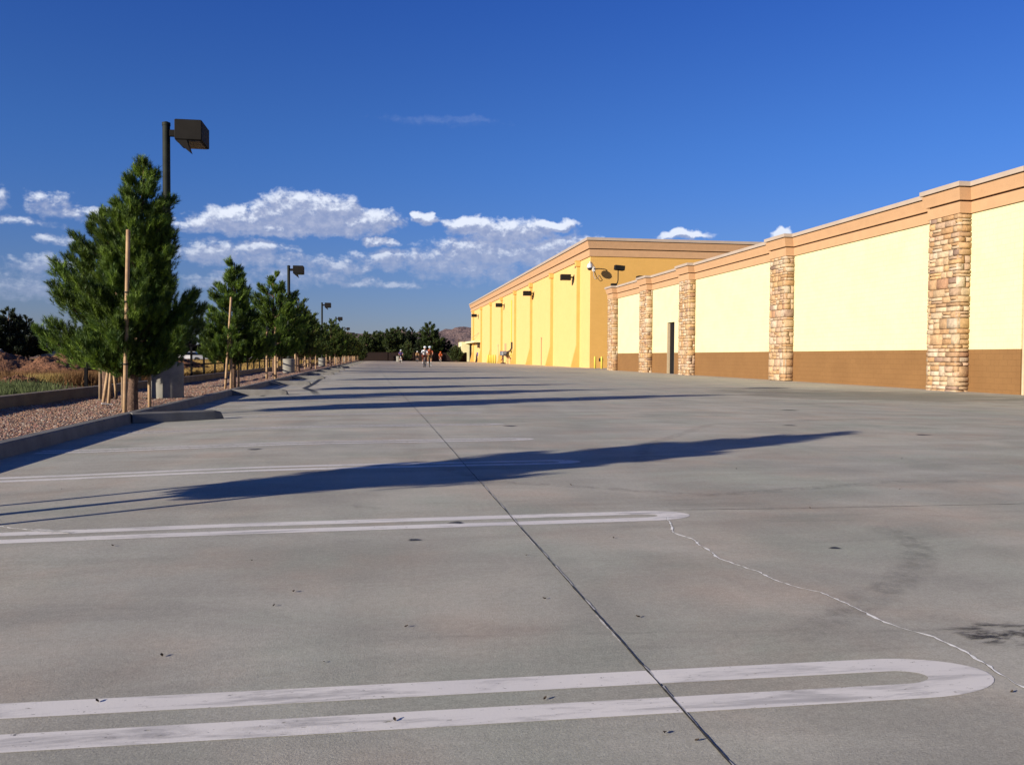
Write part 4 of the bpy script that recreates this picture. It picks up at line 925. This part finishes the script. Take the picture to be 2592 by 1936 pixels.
ends = [(905, 205, 'B', 1.05, 1.0, 'evergreen at the left end of the far tree line, behind the pine row'), (928, 200, 'A', 0.92, .8, 'slim evergreen left of the far cyclists with a pointed top'),
        (952, 205, 'A', 0.95, .85, 'dark evergreen with a narrow tip, second from the left beyond the end wall'), (985, 202, 'B', 1.28, 1.1, 'broad light green evergreen above the left cyclist'),
        (1003, 212, 'A', 1.12, .9, 'dark pointed evergreen rising behind the broad light green one'), (1022, 210, 'C', 1.10, .85, 'dark two peaked evergreen at the middle of the far tree line'),
        (1040, 206, 'C', 1.08, .7, 'dark evergreen with a thin top left of the tallest tree'), (1084, 200, 'A', 1.22, .95, 'tallest evergreen beyond the end wall, above the lead cyclists'),
        (1062, 200, 'C', 0.72, 1.0, 'low grey green tree at the left foot of the tallest evergreen'), (1105, 208, 'C', 0.78, 1.2, 'low dark tree right of the tallest evergreen'),
        (1125, 206, 'C', 0.75, 1.1, 'dark rounded tree near the right end of the far tree line')]
for i, (px, y, k, s, sx, lab) in enumerate(ends): bgt(k, at(px, y + 28), y + 28, s * (y + 28) / y, lab, GE, i * 1.3, sx)
GF = 'small trees in front of the end wall'
for px, y, k, s, sx, lab in [(1031, 189, 'B', 0.84, 0.48, 'slim light green pine in front of the end wall, right of the left cyclist'), (1152, 191, 'B', 0.66, 0.85, 'rounded dark pine in front of the wall beside the cream enclosure'),
                             (912, 187, 'B', 0.78, 0.75, 'pine in front of the end wall at the end of the row')]:
    bgt(k, at(px, y), y, s, lab, GF, 1.0, sx)
GL = 'dark trees beyond the field on the left'
left = [(-10, 118, 'C', 0.85, 1.0, 'dark tree cut by the left edge beyond the dirt mounds'), (30, 120, 'C', 1.12, 0.95, 'tallest dark tree beyond the dirt mounds with an uneven top'), (62, 116, 'C', 0.86, 0.9, 'dark tree right of the tallest one at the far left'),
        (100, 118, 'C', 0.95, 1.1, 'dark rounded tree at the left edge of the near pines'), (140, 125, 'C', 0.85, 1.0, 'dark tree partly hidden behind the long low pine branch'), (190, 140, 'C', 0.75, 1.0, 'dark tree behind the second near pine'),
        (250, 150, 'C', 0.78, 1.1, 'dark tree seen under the near pines, left of the trunks'), (330, 160, 'C', 0.8, 1.1, 'dark tree hidden behind the big near pine'), (400, 160, 'C', 0.78, 1.1, 'dark rounded tree just right of the big near pine'),
        (438, 165, 'C', 0.80, 1.0, 'dark tree above the fence right of the concrete drum'), (470, 160, 'C', 0.72, 1.1, 'dark tree above the fence, second from the drum'), (505, 165, 'C', 0.80, 1.1, 'dark tree above the fence left of the pointed pine'),
        (545, 170, 'C', 0.76, 1.1, 'dark tree behind the pointed pine'), (590, 175, 'C', 0.78, 1.1, 'dark tree right behind the trunk of the pointed pine'), (640, 180, 'C', 0.80, 1.1, 'dark tree between the pointed and the broad pine'),
        (700, 195, 'C', 0.82, 1.1, 'dark tree behind the broad bright pine'), (760, 200, 'C', 0.85, 1.1, 'dark tree behind the olive pine'), (810, 205, 'C', 0.85, 1.1, 'dark tree behind the third light pole'), (860, 208, 'B', 1.0, 1.1, 'evergreen behind the fourth light pole')]
for i, (px, y, k, s, sx, lab) in enumerate(left): bgt(k, at(px, y), y, s, lab, GL, i * 2.1, sx, -0.2)
# cream houses and utility pole seen between the trees
up = empty('utility_pole', (at(1158, 300), 300, -0.5)); tag(up, 'distant wooden utility pole beside the cream enclosure', 'utility pole')
b = MB(); b.lathe([(0.25, 0), (0.16, 7.6)], 8); b.build('pole', M['bark'], up); b = MB(); b.box(-1.3, 1.3, -0.1, 0.1, 6.9, 7.1); b.box(-0.9, 0.9, -0.1, 0.1, 6.2, 6.35); b.build('crossarm', M['bark'], up)

# ------------------------------------------------------------------ dirt mounds, weeds, grass
def mound(cx, cy, rx, ry, h, seed, label, n=70):
    R = np.random.default_rng(seed); ph = R.uniform(0, 6.28, 24); fr = R.uniform(0.8, 5.5, (24, 2)) * R.choice([-1, 1], (24, 2))
    u = np.linspace(-1.25, 1.25, n); X, Y = np.meshgrid(u, u); r = np.sqrt(X ** 2 + Y ** 2)
    base = np.clip(1 - r ** 1.25, 0, None) ** 0.95
    nz = sum(np.sin(fr[k, 0] * X * 3 + fr[k, 1] * Y * 3 + ph[k]) / (1 + np.hypot(*fr[k])) for k in range(24))
    nz2 = R.normal(0, 1, X.shape); z = base * h * (1 + 0.14 * nz) + 0.035 * nz2 * (base > 0.02) - 0.03
    z[r > 1.1] = -0.2
    V = np.stack([(X * rx).ravel(), (Y * ry).ravel(), z.ravel()], 1); i = np.arange(n - 1); I, J = np.meshgrid(i, i); a_ = (J * n + I).ravel()
    me = np_mesh('dirt_mound', V, np.stack([a_, a_ + 1, a_ + n + 1, a_ + n], 1), smooth=False)
    o = link('dirt_mound', me, M['mound']); o.location = (cx, cy, 0.08); tag(o, label, 'dirt mound', 'heaps of excavated soil')
mound(-17.2, 33, 3.2, 3.0, 1.05, 1, 'red brown soil heap at the left edge of the photo')
mound(-13.9, 34.5, 2.6, 2.9, 1.0, 2, 'red brown soil heap, second from the left edge')
mound(-11.3, 34, 2.3, 2.6, 0.95, 3, 'red brown soil heap, third from the left edge')
mound(-18.5, 41, 4.0, 3.0, 0.95, 4, 'soil heap behind the gap between the two left heaps')
mound(-13.6, 44, 3.0, 3.0, 0.85, 5, 'low soil heap left of the tall fence post')
mound(-10.4, 47, 2.2, 2.4, 0.85, 6, 'pale topped soil heap seen behind the second pine trunk')
mound(-8.9, 40, 1.1, 1.8, 0.5, 7, 'small soil heap right behind the near trunks')
mound(-10.4, 27.3, 1.0, 0.8, 0.28, 8, 'small flat dark soil heap beside the dry grass tuft')
def blades(n, xy, h, w, c1, c2, seed, zf=field_z, lean=0.35):
    R = np.random.default_rng(seed); X, Y = xy(R, n); Z = np.array([zf(a_, c_) for a_, c_ in zip(X, Y)]) - 0.01
    hh = h * R.uniform(0.45, 1.25, n); an = R.uniform(0, 6.28, n); lx = R.normal(0, lean, n) * hh; ly = R.normal(0, lean, n) * hh
    ww = w * R.uniform(.7, 1.3, n) / 2; B = np.stack([X, Y, Z], 1); S_ = np.stack([np.cos(an) * ww, np.sin(an) * ww, 0 * an], 1)
    V = np.stack([B - S_, B + S_, B + np.stack([lx, ly, hh], 1)], 1).reshape(-1, 3)
    m_ = R.random((n, 1)); col = np.array(c1) * m_ + np.array(c2) * (1 - m_); return V, np.arange(3 * n).reshape(-1, 3), np.repeat(col, 3, 0)
def stuff_blades(name, label, cat, *args, **kw):
    V, F, col = blades(*args, **kw); o = link(name, np_mesh(name, V, F, col), M['grass']); tag(o, label, cat, kind='stuff')
def far_field(R, n): 
    t = R.random(n) ** 1.5; Y = 37 + 127 * t; X = -7.9 - (2 + Y * 0.30) * R.random(n) * np.where(Y < 52, 0.12, 1.0); return X, Y
stuff_blades('dry_grass', 'golden dry grass covering the field beyond the fence', 'grass', 70000, far_field, 0.28, 0.07, (0.55, 0.38, 0.13), (0.34, 0.21, 0.07), 5)
def clumps(cs, sp):
    def f(R, n): i = R.integers(0, len(cs), n); c = np.array(cs)[i]; return c[:, 0] + R.normal(0, sp, n) * c[:, 2], c[:, 1] + R.normal(0, sp, n) * c[:, 2]
    return f
stuff_blades('green_weeds', 'green weeds growing low behind the low wall at the left', 'weeds', 14000, clumps([(-11.5, 24.5, 1.6), (-10.2, 23.6, 1.2), (-9.3, 24.2, 1.0), (-12.5, 27, 1.6), (-8.6, 22.2, .8), (-10.9, 26.5, 1.2), (-9.8, 21.5, .8)], 0.55), 0.20, 0.022, (0.16, 0.20, 0.075), (0.11, 0.14, 0.06), 6)
stuff_blades('brown_weeds', 'dry brown weeds on the flanks of the soil heaps', 'weeds', 16000, clumps([(-10.6, 29.5, 1.4), (-9.6, 30.8, 1.2), (-8.9, 32, 1.0), (-12.4, 29.8, 1.6), (-9.0, 28.2, .6), (-8.7, 35, .9)], 0.55), 0.42, 0.022, (0.34, 0.19, 0.08), (0.20, 0.11, 0.05), 7)
stuff_blades('straw_tuft', 'pale yellow straw tuft in front of the soil heaps', 'grass', 5000, clumps([(-9.85, 27.9, 1.0), (-9.6, 28.0, .8)], 0.27), 0.34, 0.02, (0.62, 0.48, 0.18), (0.48, 0.34, 0.12), 8)
b = MB(); b.box(-0.09, 0.09, -0.06, 0.06, 0.0, 0.012); o = b.build('paper_scrap', M['white_paint']); o.location = (-4.91, 16.9, 0.085); o.rotation_euler = (0, 0.1, 0.4); tag(o, 'white paper scrap on the gravel by the near pine trunks', 'litter')

# ------------------------------------------------------------------ far parked cars
def car(loc, rz, paint, label, scale=1.0, pickup=False):
    root = empty('parked_car', loc, rz); root.scale = (scale,) * 3; tag(root, label, 'car', 'cars parked far beyond the field')
    prof = [(-2.2, 0.35), (-2.25, 0.75), (-2.1, 0.95), (-1.2, 1.02), (1.0, 1.0), (2.1, 0.95), (2.25, 0.75), (2.2, 0.35)]
    b_ = MB(); V = [(x, -0.85, z) for x, z in prof] + [(x, 0.85, z) for x, z in prof]; n = len(prof)
    F = [(i, (i + 1) % n, (i + 1) % n + n, i + n) for i in range(n)] + [tuple(range(n - 1, -1, -1)), tuple(range(n, 2 * n))]; b_.add(V, F); b_.build('body', paint, root)
    cab = [(-0.9, 0.99), (-0.35, 1.5), (0.7, 1.5), (1.1, 0.99)] if pickup else [(-1.2, 0.99), (-0.5, 1.48), (1.1, 1.5), (1.75, 0.97)]
    b_ = MB(); V = [(x, -0.78 if z < 1.2 else -0.65, z) for x, z in cab] + [(x, 0.78 if z < 1.2 else 0.65, z) for x, z in cab]
    b_.add(V, [(0, 1, 5, 4), (1, 2, 6, 5), (2, 3, 7, 6), (3, 2, 1, 0), (4, 5, 6, 7)]); b_.build('cabin', M['carglass'], root)
    b_ = MB(); z1 = 1.51; b_.bbox(cab[1][0] - 0.02, cab[2][0] + 0.02, -0.67, 0.67, 1.49, 1.55, 0.01); b_.build('roof', paint, root)
    for x in (-1.4, 1.4):
        for y_ in (-0.86, 0.86):
            b_ = MB(); b_.tube([(x, y_ - 0.1, 0.33), (x, y_ + 0.1, 0.33)], 0.33, 14); b_.build('wheel', M['tyre'], root)
car((at(575, 150), 150, 0.0), 0.1, M['carpaint_white'], 'white sedan left of the pointed pine trunk beyond the grass', pickup=False)
car((at(545, 145), 145, 0.0), 0.05, M['carpaint_silver'], 'silver car seen through the fence, left of the white sedan')
car((at(510, 152), 152, 0.0), 0.0, M['carpaint_white'], 'white pickup through the fence rails, leftmost of the far cars', pickup=True)
car((at(635, 160), 160, 0.0), 0.1, M['carpaint_white'], 'white car between the pointed pine and the broad pine')
car((at(60, 112), 112, 0.0), 0.3, M['carpaint_white'], 'white car glinting under the dark trees at the far left')
car((at(215, 118), 118, 0.0), 0.1, M['carpaint_dark'], 'dark car above the low soil heaps left of the near trunks')

# ------------------------------------------------------------------ cyclists
def skin_body(name, verts, edges, radii, mats, region):
    me = bpy.data.meshes.new(name); me.from_pydata(verts, edges, []); me.update()
    o = bpy.data.objects.new('tmp_body', me); C.objects.link(o)
    md = o.modifiers.new('s', 'SKIN'); md.use_smooth_shade = True
    for v, r_ in zip(me.skin_vertices[0].data, radii): v.radius = (r_, r_)
    me.skin_vertices[0].data[0].use_root = True
    s2 = o.modifiers.new('u', 'SUBSURF'); s2.levels = 1; s2.render_levels = 1
    bpy.context.view_layer.update(); dg = bpy.context.evaluated_depsgraph_get()
    m2 = bpy.data.meshes.new_from_object(o.evaluated_get(dg)); m2.name = name
    bpy.data.objects.remove(o); bpy.data.meshes.remove(me)
    m2.materials.clear()
    for m_ in mats: m2.materials.append(m_)
    for p in m2.polygons: p.material_index = region(p.center)
    return m2
# rider in a tucked racing position, facing -Y; joints: pelvis root
RV = [(0, 0.28, 0.98), (0, 0.12, 1.12), (0, -0.05, 1.25), (0, -0.20, 1.33), (0, -0.30, 1.39), (0, -0.40, 1.47), (0, -0.43, 1.56),
      (-0.18, -0.18, 1.32), (-0.24, -0.34, 1.14), (-0.20, -0.52, 1.00), (-0.19, -0.60, 0.97),
      (0.18, -0.18, 1.32), (0.24, -0.34, 1.14), (0.20, -0.52, 1.00), (0.19, -0.60, 0.97),
      (-0.10, 0.24, 0.93), (-0.13, -0.14, 0.86), (-0.12, 0.02, 0.47), (-0.12, 0.04, 0.38), (-0.12, -0.10, 0.34),
      (0.10, 0.24, 0.93), (0.12, -0.02, 0.62), (0.12, 0.10, 0.24), (0.12, 0.12, 0.16), (0.12, -0.02, 0.12)]
RE = [(0, 1), (1, 2), (2, 3), (3, 4), (4, 5), (5, 6), (3, 7), (7, 8), (8, 9), (9, 10), (3, 11), (11, 12), (12, 13), (13, 14), (0, 15), (15, 16), (16, 17), (17, 18), (18, 19), (0, 20), (20, 21), (21, 22), (22, 23), (23, 24)]
RR = [0.14, 0.135, 0.14, 0.13, 0.06, 0.085, 0.095, 0.075, 0.048, 0.034, 0.03, 0.075, 0.048, 0.034, 0.03, 0.095, 0.07, 0.042, 0.038, 0.035, 0.095, 0.07, 0.042, 0.038, 0.035]
bike_proto = {}
def make_bike(loc, rz, fm, label, s):
    root = empty('bicycle', loc, rz); root.scale = (s,) * 3; tag(root, label, 'bicycle', 'racing bicycles in the lot')
    for y_ in (-0.55, 0.45):
        w = MB(); pts = [(0, y_ + 0.33 * math.cos(t), 0.34 + 0.33 * math.sin(t)) for t in np.linspace(0, 2 * math.pi, 25)]; w.tube(pts, 0.014, 6, False); wo = w.build('wheel', M['tyre'], root, True)
        w = MB()
        for k in range(10): t = k * math.pi / 5; w.tube([(0, y_, 0.34), (0, y_ + 0.32 * math.cos(t), 0.34 + 0.32 * math.sin(t))], 0.003, 4, False)
        w.build('spokes', M['grey_metal'], wo)
    f = MB(); bb = (0, 0.03, 0.28); st = (0, 0.20, 0.86); hd1 = (0, -0.37, 0.84); hd2 = (0, -0.40, 0.70)
    for p_, q_ in ((bb, st), (st, hd1), (bb, hd2), (bb, (0.05, 0.45, 0.34)), (bb, (-0.05, 0.45, 0.34)), (st, (0.05, 0.45, 0.34)), (st, (-0.05, 0.45, 0.34)), (hd1, hd2), (hd2, (0.05, -0.55, 0.34)), (hd2, (-0.05, -0.55, 0.34))): f.tube([p_, q_], 0.018, 6)
    f.build('frame', fm, root, True)
    f = MB(); f.tube([(-0.2, -0.52, 0.80), (-0.2, -0.60, 0.84), (-0.2, -0.56, 0.94), (-0.2, -0.42, 0.94), (0.2, -0.42, 0.94), (0.2, -0.56, 0.94), (0.2, -0.60, 0.84), (0.2, -0.52, 0.80)], 0.014, 6); f.tube([hd1, (0, -0.42, 0.94)], 0.016, 6); f.build('handlebar', M['tyre'], root, True)
    f = MB(); f.bbox(-0.06, 0.06, 0.12, 0.38, 0.885, 0.93, 0.02); f.tube([st, (0, 0.22, 0.89)], 0.015, 6); f.build('saddle', M['tyre'], root)
    f = MB(); f.tube([(0.03, 0.03, 0.28), (0.10, 0.06, 0.12), (0.14, 0.06, 0.12)], 0.014, 5); f.tube([(-0.03, 0.03, 0.28), (-0.10, 0.02, 0.43), (-0.14, 0.02, 0.43)], 0.014, 5); f.build('crank', M['grey_metal'], root)
    return root
def cyclist(x, y, rz, jersey, shorts, helm, sleeve, label, blabel, fm, s=1.1):
    def region(c):
        if c.z > 1.40 and c.y < -0.30: return 0
        if c.z < 0.45 and abs(c.x) > 0.05: return 3
        if c.z < 0.62 or (c.y < -0.36): return 0
        if c.y < 0.16 and c.z > 1.03: return 1
        if c.y < 0.04 and c.z > 0.95: return 1
        return 2
    me = skin_body('person', RV, RE, RR, [M['skin'], jersey, shorts, M['white_paint']], region)
    z = gz(x, y); root = empty('person', (x, y, z), rz); root.scale = (s,) * 3
    tag(root, label, 'person', 'cyclists riding toward the camera')
    o = link('body', me, None, root)
    b_ = MB(); prof = []
    for i in range(7):
        t = i / 6 * math.pi / 2; prof.append((0.125 * math.cos(t) + 0.002, 1.585 + 0.115 * math.sin(t)))
    b_.lathe(prof, 14, (0, -0.44)); b_.V = [(v[0], v[1] if v[1] < -0.44 else -0.44 + (v[1] + 0.44) * 1.35, v[2] + (v[1] + 0.44) * 0.25) for v in b_.V]
    b_.build('helmet', helm, root, True)
    b_ = MB(); b_.tube([(-0.075, -0.525, 1.555), (0, -0.545, 1.55), (0.075, -0.525, 1.555)], 0.02, 6); b_.build('sunglasses', M['smoked'], root, True)
    for sx in (-1, 1):                                           # hands: five fingers closed round the hoods
        b_ = MB(); cx = 0.19 * sx
        for k in range(4): b_.tube([(cx + (k - 1.5) * 0.017, -0.585, 0.985), (cx + (k - 1.5) * 0.017, -0.655, 0.985 + 0.004 * k), (cx + (k - 1.5) * 0.017, -0.665, 0.945), (cx + (k - 1.5) * 0.017, -0.635, 0.92)], [0.010, 0.009, 0.008, 0.006], 6)
        b_.tube([(cx - 0.03 * sx, -0.585, 0.975), (cx - 0.052 * sx, -0.62, 0.955), (cx - 0.045 * sx, -0.645, 0.93)], [0.011, 0.010, 0.007], 6)
        b_.build('glove', M['cl_lycra'], root, True)
    make_bike((x, y, z), rz, fm, blabel, s)
cyclist(4.15, 78.0, 0.05, M['cl_white'], M['cl_rustc'], M['cl_white'], None, 'lead cyclist in a white jersey and helmet, riding at the front', 'red framed racing bicycle under the lead cyclist in white', M['bikeframe'], 1.12)
cyclist(4.72, 79.6, -0.03, M['cl_rustc'], M['cl_tan'], M['cl_paleblue'], None, 'cyclist in rust red just right of the lead rider', 'dark racing bicycle right of the lead rider', M['tyre'], 1.14)
cyclist(at(1013, 128), 128, 0.0, M['cl_violet'], M['cl_lycra'], M['cl_paleblue'], None, 'cyclist in a violet jersey and pale helmet, alone at the left', 'pale racing bicycle of the rider in violet at the left', M['bikeframe_pale'], 1.16)
cyclist(at(1054, 152), 152, 0.0, M['cl_tan'], M['cl_navy'], M['cl_white'], None, 'cyclist in brown and black with a white helmet, far behind the leaders', 'dark racing bicycle of the rider in brown', M['tyre'], 1.16)
cyclist(at(1112, 155), 155, 0.0, M['cl_orange'], M['cl_rustc'], M['cl_orange'], None, 'cyclist in bright orange, alone at the right', 'racing bicycle under the rider in bright orange', M['bikeframe'], 1.16)

# ------------------------------------------------------------------ mountains
def ridge(name, x0, x1, y, depth, hf, seed, nx=260, ny=26):
    R = np.random.default_rng(seed); V = []; xs_ = np.linspace(x0, x1, nx); vs = np.linspace(0, 1, ny)
    K = 30; fr = R.uniform(0.002, 0.045, K); ph = R.uniform(0, 6.28, K); fy_ = R.uniform(-0.02, 0.02, K); am = 1 / (fr * 140 + 0.4)
    X, U = np.meshgrid(xs_, vs); Y = y + depth * U
    n_ = sum(am[k] * np.sin(fr[k] * X + fy_[k] * Y + ph[k]) for k in range(K)) / 4
    n_ = n_ - 1.3 * np.abs(np.sin(X * 0.017 + 2.5 * U + seed + 0.6 * np.sin(X * 0.007))) - 0.8 * np.abs(np.sin(X * 0.049 + 6 * U + np.sin(X * 0.021))) + 0.25 * R.normal(0, 1, X.shape)
    prof_ = np.sin(np.clip(U, 0, 1) * math.pi) ** 0.8
    Z = -2 + np.maximum(0, np.vectorize(hf)(X) * prof_ * (1 + 0.10 * n_))
    V = np.stack([X.ravel(), Y.ravel(), Z.ravel()], 1); i = np.arange(nx - 1); j = np.arange(ny - 1); I, J = np.meshgrid(i, j); a_ = (J * nx + I).ravel()
    o = link(name, np_mesh(name, V, np.stack([a_, a_ + 1, a_ + nx + 1, a_ + nx], 1)), M['mountain']); tag(o, kind='structure')
def hf(X):
    px = 955 + X / 2500 * 2200
    return float(np.interp(px, [-1500, 300, 700, 860, 960, 1040, 1100, 1160, 1200, 1400, 2200, 3500], [20, 22, 30, 62, 76, 80, 80, 80, 92, 120, 60, 30])) * 1.2
ridge('mountains', -2600, 2600, 2300, 900, hf, 4)
